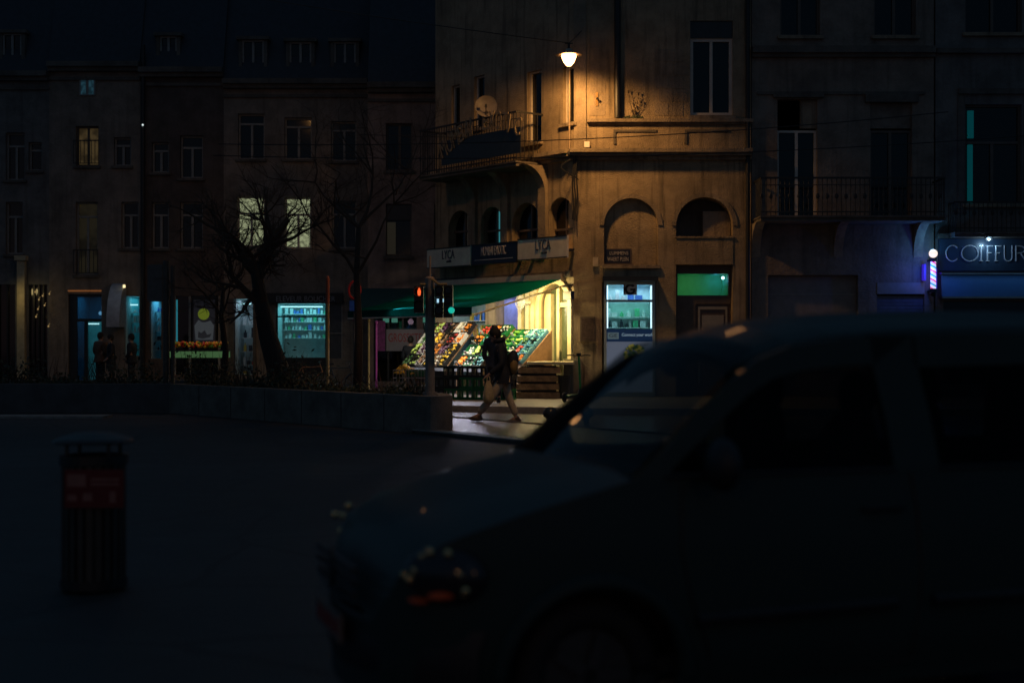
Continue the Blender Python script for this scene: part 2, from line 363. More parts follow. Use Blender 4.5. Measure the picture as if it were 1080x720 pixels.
def goods(parent, xa, xb, za, zb, y, rows, m_sh, mats, rot=0, dens=.11, seed=1):
    """shelves with bottles, jars and boxes standing on them"""
    rr = random.Random(seed); sh = MB(); piles = {k: MB() for k in range(len(mats))}
    for r_ in range(rows):
        z = za+(zb-za)*r_/rows; sh.box(xa,xb,y-.3,y,z-.02,z); x = xa+.05; top = (zb-za)/rows*.8
        while x < xb-.1:
            k = rr.randrange(len(mats)); h = top*rr.uniform(.35, .95); w_ = rr.uniform(.5,1.1)*dens
            if rr.random() < .5: piles[k].box(x,x+w_*.85,y-.26,y-.1,z,z+h)
            else:
                cx = x+w_*.4; piles[k].cyl((cx,y-.2,z),(cx,y-.2,z+h*.7),w_*.36,n=7); piles[k].cyl((cx,y-.2,z+h*.7),(cx,y-.2,z+h),w_*.15,n=6)
            x += w_*rr.uniform(1.0,1.4)
    o = sh.build('shelf', m_sh, parent, rot=rot)
    for k, p in piles.items():
        if p.v: g_ = p.build('goods', mats[k], o); g_['kind'] = 'stuff'
    return o
GD = [mat('pack_white', (.7,.75,.75), .5, var=.3, scale=20), mat('pack_green', (.1,.5,.25), .5, var=.4, scale=20), mat('pack_dark', (.03,.04,.06), .5),
      mat('pack_red', (.6,.06,.05), .5), mat('pack_blue', (.08,.2,.6), .5), mat('pack_yellow', (.7,.5,.08), .5)]
TEALW = mat('pale_interior_paint', (.55, .68, .68), .6, var=.2)

# ================================================================ CORNER BUILDING
YC = 38.0; XC = 1.65
ANG = math.atan2(-.785, .62)
cb = thing('corner_building', 'ochre rendered corner building with arches and the fruit shop below', 'building', (XC, YC, 0))
fx = lambda px: XX(px, YC)-XC
fz = lambda py: ZZ(py, YC)
def lx(px): k = (px-540)/F; return (k*YC-XC)/(.62+.785*k)
def lY(x): return YC-.785*x
def lz(py, x): return CAMZ+(360-py)*lY(x)/F
HT = 12.6; XR = fx(792)
# --- front face: two arches, green fanlight, first floor window
a1 = (fx(637), fx(694), fz(279), fz(209), True, .16)
kio = (fx(635), fx(692), .15, fz(293), False, .3)
a2 = (fx(713), fx(773), fz(250), fz(208), True, .7)
d2 = (fx(713), fx(773), .15, fz(279), False, .45)
w1 = (fx(728), fx(773), fz(122), fz(22), False, .18)
w0 = (fx(728), fx(773), fz(-30), fz(-110), False, .18)
m = MB(); facade(m, 0, XR, .0, HT, [a1, kio, a2, d2, w1, w0])
m.build('wall', WALL_CORNER, cb, weld=True)
m = MB(); m.prism(archpoly(a1[0], a1[1], a1[2], a1[3]), .15, .2); m.build('blind_arch', WALL_CORNER, cb)
m = MB(); m.prism(archpoly(a2[0], a2[1], a2[2], a2[3]), .69, .73); w_ = m.build('arch_recess', STONE_DARK, cb)
m = MB(); m.box(fx(743), a2[1]-.02, .3, .68, a2[2], fz(213)-.22); m.build('recess_panel', STONE, cb)
m = MB(); m.box(a2[0]+.002, a2[1]-.002, -.02, .12, fz(279), fz(251)).box(a2[0]-.02, a2[1]+.02, -.05, .12, fz(251), fz(249.4)); m.build('parapet_panel', WALL_CORNER, cb)
# archivolts and ledges
for aa in (a1, a2):
    m = MB(); r = (aa[1]-aa[0])/2; cx = (aa[0]+aa[1])/2; zc = aa[3]-r
    for i in range(16):
        t0, t1 = PI*i/16, PI*(i+1)/16
        q = [(cx+(r+k)*math.cos(t), zc+(r+k)*math.sin(t)) for t, k in ((t0,.002),(t1,.002),(t1,.12),(t0,.12))]
        m.prism(q, -.03, -.002)
    m.build('archivolt', STONE, cb, weld=True)
m = MB(); m.box(a1[0]-.05,a1[1]+.05,-.08,.14,fz(283),fz(279.5)); m.build('ledge', STONE, cb)
m = MB(); m.box(-.12,XR,-.34,-.002,fz(162),fz(158)).box(-.1,XR,-.26,-.002,fz(165),fz(162.1)).box(-.06,XR,-.12,-.002,fz(169),fz(165.1)); m.build('cornice', STONE, cb)
m = MB(); m.box(fx(619),XR+.04,-.16,-.002,fz(129.5),fz(126)).box(fx(621),XR,-.09,-.002,fz(131.5),fz(129.6)); m.build('sill_course', STONE, cb)
m = MB(); m.box(0,fx(618),-.07,-.002,fz(157.5),HT); m.build('corner_pilaster', STONE, cb)
m = MB()
for (p0, p1) in ((647,692), (722,768)):
    xa, xb, za, zb = fx(p0), fx(p1), fz(152), fz(137)
    m.box(xa,xb,-.035,-.002,zb-.06,zb).box(xa,xa+.06,-.035,-.002,za,zb-.062)
m.build('panel_moulding', STONE_DARK, cb)
m = MB(); m.cyl((fx(651),-.1,fz(125)),(fx(651),-.1,HT),.085,n=10); m.build('downpipe', BLACK, cb)
window(cb, w1[0], w1[1], w1[2], fz(40), y=.1, fr=.09, fm=WHITEF, transom=0, sill=True, box_=fz(22)-fz(40), curtain=False, label='tall white window with a dark blind box')
window(cb, w0[0], w0[1], w0[2], w0[3], y=.1, fm=WHITEF, transom=0)
# quoin joints of the first floor, subtle stone blocks
m = MB()
rr = random.Random(4)
for r_ in range(5):
    z = fz(122)+r_*.36
    for c_ in range(2):
        x = fx(690)+c_*.40+(.12 if r_ % 2 else 0); m.box(x,x+.37,-.012,-.002,z,z+.33)
m.build('stone_block', STONE, cb); m = MB()
for r_ in range(7):
    z = fz(122)+r_*.3; x = fx(622)+(.1 if r_ % 2 else 0); m.box(x,x+.42,-.012,-.002,z,z+.275)
m.build('stone_block', STONE, cb)
# plants growing on the ledge
wp = thing('weed', 'thin dead weed growing on the stone ledge beside the black downpipe', 'plant', (XC+fx(668), YC-.1, fz(126)))
m = MB()
for (dx, h) in ((-.12,.72), (.02,.35), (.12,.66), (.17,.45), (-.02,.2)):
    pts = [(dx*k/5*1.2+.015*math.sin(k*2+dx*9), .01*math.sin(k*3), h*k/5) for k in range(6)]
    m.tube(pts, [.012-.0015*k for k in range(6)], 5)
    for k in range(3, 6):
        for s_ in (-1, 1): m.cyl(pts[k], (pts[k][0]+s_*.06, 0, pts[k][2]+.06), .008, .003, 4)
    m.sph(pts[-1], .028, (1,.6,1.6), 6, 4)
m.build('stem', BARK, wp)
m = MB(); rr = random.Random(9)
for i in range(60):
    x = rr.uniform(-.25,.25); m.sph((x,rr.uniform(-.03,.03),rr.uniform(0,.09)*(1-abs(x)*2.5)+.01),.03,(1,.5,.8),5,4)
m.build('moss', LEAF, wp)
# small fittings on the front
m = MB(); m.box(fx(616),fx(621.5),-.13,-.072,fz(156),fz(150)); tag(m.build('junction_box', WHITEPL), 'small cream junction box on the corner pilaster under the lamp', 'box').location = (XC,YC,0)
m = MB(); m.box(-.07,.07,-.07,-.002,-.12,.12); o = m.build('alarm_box', mat('cream_plastic', (.5,.42,.3), .4)); o.location = (XC+fx(628),YC,fz(276)); tag(o, 'square cream box on the wall between fruit shop and phone kiosk', 'box')
m = MB(); m.box(-.2,.2,-.06,-.002,-.33,.33); o = m.build('notice_frame', BROWNF); o.location = (XC+fx(619.5),YC,fz(347)); tag(o, 'dark framed notice case beside the fruit shop doorway', 'notice')
m = MB(); m.box(-.16,.16,-.067,-.061,-.28,.28); m.build('notice', mat('dark_notice', (.08,.05,.04), .5, var=.6, scale=14), o)
# brass wall lantern catching the light, left of the downpipe
lt = thing('wall_bracket', 'small brass bracket on the lit wall left of the black downpipe', 'bracket', (XC+fx(629.5), YC-.02, fz(112)))
m = MB(); m.box(-.035,.035,-.02,-.0,0,.36); m.build('plate', mat('brass', (.8,.5,.2), .3, metal=1), lt)
m = MB(); m.cyl((0,-.02,.2),(0,-.14,.17),.02).sph((0,-.15,.17),.035); m.build('hook', BLACK, lt)
# street name plate
sp = thing('street_name_sign', 'dark street name plate on the blind arch above the phone kiosk', 'sign', (XC+fx(652), YC+.15, fz(270)))
m = MB(); m.box(-.33,.33,-.03,-.002,-.18,.18); m.build('plate', NAVY, sp)
m = MB(); m.box(-.36,.36,-.025,-.001,.18,.21).box(-.36,.36,-.025,-.001,-.21,-.18).box(-.36,-.33,-.025,-.001,-.18,.18).box(.33,.36,-.025,-.001,-.18,.18); m.build('frame', BROWNF, sp)
SIGNW = mat('dull_white_letters', (.5,.48,.45), .5)
text('LUMMENS', .5, .09, SIGNW, sp, (-.22,-.031,.04)); text('WAERT PLEIN', .56, .11, SIGNW, sp, (-.28,-.031,-.13))

# --- kiosk: lit phone shop window with panels
ki = thing('phone_kiosk', 'lit white phone shop window with blue advert band', 'kiosk', (XC+(fx(637)+fx(691))/2, YC+.04, .15))
kw = (fx(691)-fx(637))/2; kz = lambda py: fz(py)-.15
KF = mat('kiosk_frame', (.35,.45,.5), .3, var=.1)
m = MB()
m.box(-kw,-kw+.07,-.05,.3,0,kz(297)).box(kw-.07,kw,-.05,.3,0,kz(297)).box(-kw+.07,kw-.07,-.05,.3,kz(300),kz(297)).box(-kw+.07,kw-.07,-.05,.02,kz(318.5),kz(316)).box(-kw+.07,kw-.07,-.05,.3,0,.12)
m.build('frame', KF, ki)
m = MB(); m.box(-kw-.05,kw+.05,-.35,.3,kz(296.9),kz(292)); m.build('canopy', DARKPAINT, ki)
KW = mat('kiosk_wall', (.6,.8,.8), .5, var=.15)
room(ki, -kw+.07, kw-.07, kz(347), kz(300), .02, .9, KW, name='interior')
goods(ki, -kw+.1, kw-.1, kz(345), kz(322), .85, 2, WHITEPL, [GD[0],GD[2],GD[1],GD[0]], dens=.16, seed=3)
goods(ki, -kw+.1, kw-.1, kz(316), kz(301), .85, 1, WHITEPL, [GD[0],GD[4],GD[0]], dens=.22, seed=5)
m = MB(); m.box(-kw+.07,kw-.07,-.03,-.01,kz(360),kz(347.2)); bn = m.build('banner', emit('lit_navy_banner', (.003,.012,.035), 1), ki)
LW = emit('backlit_letters', (.25,.35,.42), .8)
text('Connect your world', kw*1.25, .11, LW, bn, (-.3*kw,-.034,kz(355.5)), ext=.003)
m = MB(); m.box(-kw*.86,-kw*.42,-.036,-.031,kz(357.5),kz(350.5)); m.build('logo_panel', emit('logo_panel', (.08,.12,.14), .6), bn)
text('GE', .22, .09, NAVY, bn, (-kw*.8,-.038,kz(355.5)), ext=.001)
m = MB(); m.box(-kw+.07,kw-.07,-.03,.0,.12,kz(360.2)); lp = m.build('lower_panel', emit('backlit_panel', (.07,.085,.12), .9), ki)
fl = {0: MB(), 1: MB()}; rr = random.Random(12)
for i in range(60):
    t = rr.uniform(0,2*PI); q = rr.random()**.5; x_, z_ = .12+.27*q*math.cos(t), kz(373)+.24*q*math.sin(t)
    fl[i % 2].cyl((x_,-.036,z_),(x_,-.04,z_),rr.uniform(.03,.06),n=6)
fl[0].build('advert_flowers', emit('advert_yellow', (.28,.24,.05), .6), lp); fl[1].build('advert_leaves', emit('advert_green', (.03,.07,.03), .6), lp)
lg = MB(); lg.box(-.16,.2,-.02,-.014,kz(311),kz(299)); lgo = lg.build('logo_board', WHITEPL, ki)
ring = MB()
for i in range(26):
    t0 = R(40+i*12.2); t1 = t0+R(12.6); 
    if t0 > R(340): break
    ring.prism([(.02+q*math.cos(t), kz(305)+q*math.sin(t)) for t, q in ((t0,.085),(t1,.085),(t1,.15),(t0,.15))], -.03, -.021)
ring.box(.02,.16,-.03,-.021,kz(305)-.03,kz(305)+.02); ring.box(-.16,-.13,-.029,-.021,kz(311),kz(299))
ring.build('logo_mark', BLACK, lgo)
area('kiosk_strip_light', (XC+fx(664), YC+.55, fz(301)-.03), (0,0,-1), 1.1, .4, 6.5, (.5,.8,1))
area('kiosk_lower_light', (XC+fx(664), YC+.5, fz(320)-.03), (0,0.4,-1), 1.1, .3, 1.6, (.25,.95,.8))
for sgn in (-1, 1):
    m = MB(); m.box(sgn*(kw-.1)-.015, sgn*(kw-.1)+.015,.03,.05,kz(346),kz(301)); m.build('tube_light', emit('tube_white', (.6,.85,1), 1.6), ki)
# --- second door: green fanlight
m = MB(); dx0, dx1 = d2[0], d2[1]
m.box(dx0+.002,dx1-.002,.3,.42,fz(288),d2[3]-.002).box(dx0+.002,dx1-.002,.3,.42,fz(320),fz(311)).box(dx0+.002,fx(716),.3,.42,fz(311),fz(288)).box(fx(770),dx1-.002,.3,.42,fz(311),fz(288)).box(dx0+.002,fx(735),.3,.42,.15,fz(320))
m.build('door_surround', BROWNF, cb)
m = MB(); m.box(fx(735),dx1-.002,.34,.4,.15,fz(320)); dd = m.build('door', mat('brown_door', (.09,.06,.05), .4), cb)
m = MB(); m.box(fx(738),fx(769),.31,.335,fz(326),fz(323)).box(fx(738),fx(740),.31,.335,.5,fz(326)).box(fx(767),fx(769),.31,.335,.5,fz(326)).box(fx(742),fx(765),.31,.335,fz(352),fz(332)); m.build('door_moulding', GREYF, dd)
m = MB(); m.sph((fx(743),.28,1.2),.035); m.build('handle', STEEL, dd)
m = MB(); m.box(fx(716),fx(770),.34,.35,fz(311),fz(288)); m.build('fanlight', CLEAR, cb)
room(cb, fx(716), fx(770), fz(311), fz(288), .43, 1.5, mat('green_room_paint', (.12,.5,.3), .6, var=.1), name='fanlight_room')
area('fanlight_lamp', (XC+fx(735), YC+.62, fz(289)-.03), (0,.8,-1), .3, .1, 1.5, (.55,1,.35))
point('fanlight_small_lamp', (XC+fx(762), YC+1.2, fz(294)), 1.0, (.1,.55,1), .03)
m = MB(); m.sph((fx(766),.6,fz(292)),.045); m.build('bulb', emit('blue_white_bulb', (.5,.9,1), 3), cb)

# --- left face of the corner building (parts turned by ANG, local x from -6.2 to 0)
LX0 = -6.4
ars = []
for (pa, pb, top) in ((473,497,222), (507,530,218), (540,570,214), (579,604,208)):
    xa, xb = lx(pa), lx(pb); xm = (xa+xb)/2; ars.append((xa, xb, lz(266, xm), lz(top, xm), True, .3))
dr = (lx(571), -.16, .15, lz(299, -.7), True, .35)            # arched doorway at the corner
sw = (-3.4, -2.35, .5, 2.9, False, .3)                       # bright shop window
sw2 = (-5.9, -3.9, .5, 2.9, False, .3)
ups = []
for (pa, pb, t, b_) in ((476,485,90,135), (500,511,80,135), (556,571,75,150), (594,606,70,130)):
    xa, xb = lx(pa), lx(pb); xm = (xa+xb)/2; ups.append((xa, xb, lz(b_, xm), lz(t, xm), False, .2))
m = MB(); facade(m, LX0, 0, 0, HT, ars+[dr, sw, sw2]+ups)
m.build('side_wall', WALL_CORNER, cb, rot=ANG, weld=True)
for i, o_ in enumerate(ars):
    fr_ = MB(); pl = archpoly(o_[0]+.01, o_[1]-.01, o_[2], o_[3]-.01)
    cx = (o_[0]+o_[1])/2
    fr_.box(cx-.03,cx+.03,.2,.26,o_[2],o_[3]-.02).box(o_[0],o_[1],.2,.26,o_[2]+.6,o_[2]+.66)
    ff = fr_.build('window', BROWNF, cb, rot=ANG)
    m = MB(); m.prism(pl, .27, .29); m.build('pane', DARKGLASS, ff)
    m = MB()
    litm = {0: mat('curtain_grey', (.4,.38,.3), .9), 1: emit('teal_lit_blind', (.05,.28,.32), .55), 3: mat('curtain_ochre', (.65,.45,.25), .9)}.get(i)
    if litm:
        r = (o_[1]-o_[0])/2
        m.prism([(cx+.04,o_[2]+.05),(o_[1]-.08,o_[2]+.05),(o_[1]-.08,o_[3]-r),(cx+r*.6,o_[3]-r*.4),(cx+.04,o_[3]-.12)], .235, .262); m.build('blind', litm, ff)
for o_ in ups:
    window(cb, o_[0], o_[1], o_[2], o_[3], y=.1, fr=.05, fm=WHITEF, mullions=0, transom=0, rot=ANG)
m = MB(); m.box(LX0,-.02,-.3,-.002,fz(162),fz(158)).box(LX0,-.02,-.22,-.002,fz(165),fz(162.1)).box(LX0,-.02,-.1,-.002,fz(169),fz(165.1)); m.build('side_cornice', STONE, cb, rot=ANG)
m = MB(); m.box(LX0,-.02,-.1,-.002,lz(296,-3),lz(290,-3)); m.build('shop_cornice', STONE_DARK, cb, rot=ANG)
for pa in (500, 534, 574):                                       # pilasters between the arches carrying consoles
    x_ = lx(pa); m = MB(); m.box(x_-.16,x_+.16,-.1,-.002,lz(262,x_),fz(169)-.02)
    cs = []
    for k in range(9): t = PI/2*k/8; cs.append((-.1-.75*(1-math.cos(t)), fz(200)+ (fz(171)-fz(200))*math.sin(t)))
    m.prism([(0,fz(200))]+[(y_, z_) for y_, z_ in cs]+[(0,fz(171)-.0)], x_-.15, x_+.15, axis='x')
    m.build('console', STONE, cb, rot=ANG)
# balcony over the consoles with the arched letters on its rail
bal = balcony(cb, lx(470), lx(573), fz(172)+.12, .95, rot=ANG, hh=1.35)
m = MB()
for px, w_ in ((476,1.0),):
    pass
# shop door with arch moulding, cream paint
m = MB(); r = (dr[1]-dr[0])/2; cx = (dr[0]+dr[1])/2; zc = dr[3]-r
for i in range(16):
    t0, t1 = PI*i/16, PI*(i+1)/16
    m.prism([(cx+(r+k)*math.cos(t), zc+(r+k)*math.sin(t)) for t, k in ((t0,.0),(t1,.0),(t1,.15),(t0,.15))], -.09, -.003)
m.box(dr[1],dr[1]+.15,-.09,-.003,.15,zc).box(dr[0]-.15,dr[0],-.09,-.003,.15,zc)
m.build('door_arch', CREAM, cb, rot=ANG)
m = MB(); m.box(dr[0],dr[0]+.28,.1,.3,.15,zc+r*.55).box(cx-.1,cx+.02,.12,.3,.15,zc+r*.8).box(cx+.02,dr[1],.14,.3,2.55,2.68).box(dr[0]+.28,cx-.1,.18,.3,.15,.8).box(dr[1]-.09,dr[1],.14,.3,.15,zc)
sd = m.build('shop_door', CREAM, cb, rot=ANG)
m = MB(); m.prism(archpoly(dr[0]+.01, dr[1]-.01, .2, dr[3]-.01), .22, .235); m.build('pane', mat('greenish_pane', (.10,.12,.07), .25, var=.3), sd)
m = MB(); m.box(cx+.1,cx+.14,.05,.11,1.1,1.35); m.build('handle', STEEL, sd)
m = MB()
for x_ in (-2.28, -1.95, -1.72): m.box(x_,x_+.16,-.1,-.002,.15,2.95)
m.box(LX0,-1.5,-.06,-.002,2.95,3.12)
m.build('shopfront_pilaster', CREAM, cb, rot=ANG)
m = MB(); m.box(LX0,-3.45,-.02,-.003,.15,.48).box(-1.5,-2.3,-.012,-.003,.15,2.94); m.build('shopfront_panel', mat('olive_panel', (.25,.24,.12), .5, var=.2), cb, rot=ANG)
room(cb, sw[0], sw[1], sw[2], sw[3], .3, 1.2, mat('violet_room', (.35,.38,.6), .6), rot=ANG)
room(cb, sw2[0], sw2[1], sw2[2], sw2[3], .3, 1.2, mat('dim_room', (.3,.4,.4), .6), rot=ANG)
goods(cb, sw[0], sw[1], .9, 2.7, 1.15, 3, WHITEPL, [GD[0],GD[4],GD[2],GD[3]], rot=ANG, seed=8)
goods(cb, sw2[0], sw2[1], .9, 2.7, 1.15, 4, WHITEPL, [GD[0],GD[4],GD[2],GD[5]], rot=ANG, seed=9)
RL = Matrix.Rotation(ANG, 3, 'Z')
def Lw(x, y, z): v = RL @ Vector((x, y, 0)); return Vector((XC+v.x, YC+v.y, z))
area('shop_window_light', Lw(-2.9,.7,2.85), (0,0,-1), .8, .5, 7, (.45,.55,1))
area('shop_window_light', Lw(-4.9,.7,2.85), (0,0,-1), 1.6, .5, 6, (.4,.7,1))
# building bulk
m = MB(); EL = RL @ Vector((LX0,0,0)); EL2 = EL+Vector((6,5.5,0))
m.quad((XR,0,0),(XR,9,0),(XR,9,HT),(XR,0,HT)); m.quad((EL.x,EL.y,0),(EL.x+3,EL.y+6,0),(EL.x+3,EL.y+6,HT),(EL.x,EL.y,HT)); m.quad((XR,9,0),(EL.x+3,EL.y+6,0),(EL.x+3,EL.y+6,HT),(XR,9,HT))
m.build('rear_wall', WALL_GREY, cb)
m = MB(); m.prism([(0,-.35),(XR,-.35),(XR,9),(EL.x+3,EL.y+6),(EL.x-.25,EL.y-.2)], HT, HT+.3, axis='z'); m.build('roof', SLATE, cb)

# sign boards over the shop
def board(px0, px1, pyt, pyb, m_, label, name='shop_sign'):
    xa, xb = lx(px0), lx(px1); xm = (xa+xb)/2
    zt, zb_ = lz(pyt, xm), lz(pyb, xm)
    o = thing(name, label, 'sign', Lw(xm, -.42, zb_), ANG)
    h = (xb-xa)/2-.015; b = MB(); b.box(-h,h,-.03,.03,0,zt-zb_); b.build('panel', m_, o)
    f_ = MB(); f_.box(-h,h,-.045,-.03,zt-zb_-.03,zt-zb_).box(-h,h,-.045,-.03,0,.03); f_.box(-h*.8,-h*.7,.03,.41,.2,.26).box(h*.7,h*.8,.03,.41,.2,.26); f_.build('frame', BLACK, o)
    return o, h, zt-zb_
BW = mat('off_white_board', (.66,.62,.52), .5, var=.2, scale=2)
LNAVY = mat('grey_blue_letters', (.04,.05,.09), .5)
o, h, H = board(463, 509.5, 261.5, 282.5, BW, 'off-white shop sign with dark lettering, left of the navy sign')
text('LYCA', .62, .26, LNAVY, o, (-.3,-.036,H*.42)); text('mobile', .24, .08, LNAVY, o, (-.08,-.036,H*.24))
o, h, H = board(510, 558.5, 257, 279, NAVY, 'navy shop sign between the two off-white boards')
LGR = mat('grey_letters', (.45,.45,.5), .5)
text('MUMBAI EXOTIC', h*1.1, .26, LGR, o, (-h*.55,-.036,H*.42)); m = MB(); m.box(-h*.85,h*.85,-.034,-.031,H*.22,H*.25); m.build('underline', LGR, o)
o, h, H = board(559, 612, 251, 274, BW, 'off-white shop sign with dark lettering, right end by the corner')
text('LYCA', .62, .28, LNAVY, o, (-.25,-.036,H*.42)); text('mobile', .24, .08, LNAVY, o, (-.02,-.036,H*.24))
# arched letters on the balcony rail
bs = thing('balcony_sign', 'arch of worn metal letters fixed to the dark balcony rail', 'sign', Lw(0,-1.02,0), ANG)
WORD = 'MUMBAI EXOTIC'; xa, xb = lx(497), lx(572)
GOLD = mat('worn_gold', (.26,.20,.12), .5)
for i, ch in enumerate(WORD):
    if ch == ' ': continue
    t = i/(len(WORD)-1); x_ = xa+(xb-xa)*t; zz = 6.72+.75*math.sin(PI*min(1,t*.72+.06))
    l_ = text(ch, .27 if ch != 'I' else .07, .5, GOLD, bs, (x_,0,zz), name='letter'); l_.rotation_euler = (0, R(-25+40*t), 0)
m = MB(); m.box(xa-.1,xb+.3,.015,.03,fz(172)+.3,fz(172)+1.0); m.build('backboard', DARKPAINT, bs)
# satellite dish
sdh = thing('satellite_dish', 'pale satellite dish above the balcony of the corner building', 'satellite dish', Lw(lx(541),-.95,lz(117,lx(541))))
m = MB(); m.lathe([(.0,0),(.12,.012),(.22,.045),(.31,.1)], n=20); q = m
for i, v in enumerate(q.v): v = Matrix.Rotation(R(80),3,'X') @ Vector(v); q.v[i] = tuple(v)
q.build('dish', mat('dish_grey', (.22,.19,.16), .5), sdh, smooth=True)
m = MB(); m.cyl((0,0,-.6),(0,.05,0),.02).cyl((0,0,-.25),(0,-.32,-.02),.012).box(-.03,.03,-.38,-.3,-.05,.03); m.build('arm', BLACK, sdh)
# bundle of cables at the corner
m = MB()
for k in range(3):
    pts = [(XC-.03+.05*k+.02*math.sin(i*1.3+k), YC-.11-.02*k, ZZ(160+i*9+k, YC)) for i in range(9)]
    m.tube(pts, .018, 5)
pts = [(XC-.1-.25*math.sin(i*.6), YC-.32, ZZ(170+i*3, YC)) for i in range(8)]; m.tube(pts, .02, 5)
m.sph((XC-.1,YC-.2,ZZ(163,YC)),.09,(1,.5,1))
tag(m.build('cable_bundle', BLACK), 'loose black cables hanging down the corner under the cornice', 'cables')
m = MB(); m.tube([(XC-.12,YC-.14,ZZ(70+i*11,YC)) for i in range(9)], .02, 6); tag(m.build('conduit', mat('tan_conduit',(.4,.3,.2),.5)), 'thin conduit running down the corner beneath the street lamp', 'conduit')

# --- awning of the fruit shop
aw = thing('shop_awning', 'large green canvas awning over the fruit stall', 'awning', (XC, YC, 0), ANG)
AZ, AZ2, AP = 3.30, 2.50, 3.0; AX0, AX1 = -6.3, -.35
m = MB(); n = 14
for i in range(n):
    for j in range(6):
        def Pp(i_, j_):
            t = j_/6; return (AX0+(AX1-AX0)*i_/n, -.12-AP*t, AZ+(AZ2-AZ)*t-.09*math.sin(PI*t))
        m.quad(Pp(i,j), Pp(i+1,j), Pp(i+1,j+1), Pp(i,j+1))
m.build('canvas', AWNG, aw, weld=True, smooth=True)
m = MB(); m.box(AX0,AX1,-AP-.15,-AP-.13,AZ2-.2,AZ2); m.build('valance', AWNG, aw)
m = MB(); m.box(AX0,AX1,-AP-.17,-AP-.11,AZ2-.235,AZ2-.2); m.box(AX0,AX1,-.16,-.004,AZ-.05,AZ+.14); m.build('front_bar', WHITEF, aw)
m = MB()
for x_ in (AX1-.02, (AX0+AX1)/2, AX0+.05):
    m.cyl((x_,-.1,AZ-.2),(x_,-AP-.05,AZ2-.2),.025)
m.build('folding_arm', CREAM, aw)
# lamps under the awning: one floodlight housing, bare unseen area lights facing the goods
def flood(px, y, z, x, pw, c, label):
    o = thing('floodlight', label, 'lamp', Lw(x, y, z), ANG)
    m = MB(); m.box(-.16,.16,-.06,.06,-.11,.11); m.build('housing', BLACK, o)
    m = MB(); m.cyl((0,0,.11),(0,.15,.3),.015); m.build('bracket', BLACK, o)
    return o
flood(601, -.25, 2.84, .08, 0, 0, 'black floodlight under the right end of the green awning')
WARM = (1,.76,.30)
area('awning_lamp', Lw(-.7,-1.0,2.85), tuple(Lw(-.6,.3,1.2)-Lw(-.7,-1.0,2.85)), .5, .15, 75, WARM)
area('awning_lamp', Lw(-2.6,-1.9,2.62), tuple(Lw(-2.6,-.3,1.0)-Lw(-2.6,-1.9,2.62)), 1.6, .15, 50, (1,.86,.6))
area('awning_lamp', Lw(-4.9,-1.9,2.62), tuple(Lw(-4.9,-.4,1.0)-Lw(-4.9,-1.9,2.62)), 1.6, .15, 30, (1,.88,.7))
area('lane_sheen_fill', Lw(-3.0,-2.4,2.5), (-.2,-.5,-1), 2.5, .2, 85, (.78,.78,1))  # added unseen light giving the lane its bluish sheen
area('doorway_flood', Lw(-.1,-.55,2.7), (-.35,-.45,-1), .25, .15, 26, (1,.80,.42))
# white wall fan
wf = thing('wall_fan', 'round white fan on the wall beside the shop doorway', 'fan', Lw(-1.72,-.42,lz(319,-1.7)), ANG)
m = MB()
for q in (.08,.14,.2): m.tube([(q*math.cos(2*PI*i/16),-.04,q*math.sin(2*PI*i/16)) for i in range(17)], .008, 5)
for i in range(16): t = 2*PI*i/16; m.cyl((.03*math.cos(t),-.08,.03*math.sin(t)),(.2*math.cos(t),-.04,.2*math.sin(t)),.006,n=4)
m.build('guard', WHITEPL, wf)
m = MB()
for k in range(4):
    t = PI/2*k; m.sph((.09*math.cos(t),0,.09*math.sin(t)),.085,(1,.12,1),8,6)
m.build('blade', WHITEPL, wf); m = MB(); m.cyl((0,-.05,0),(0,.3,0),.05); m.build('motor', WHITEPL, wf)

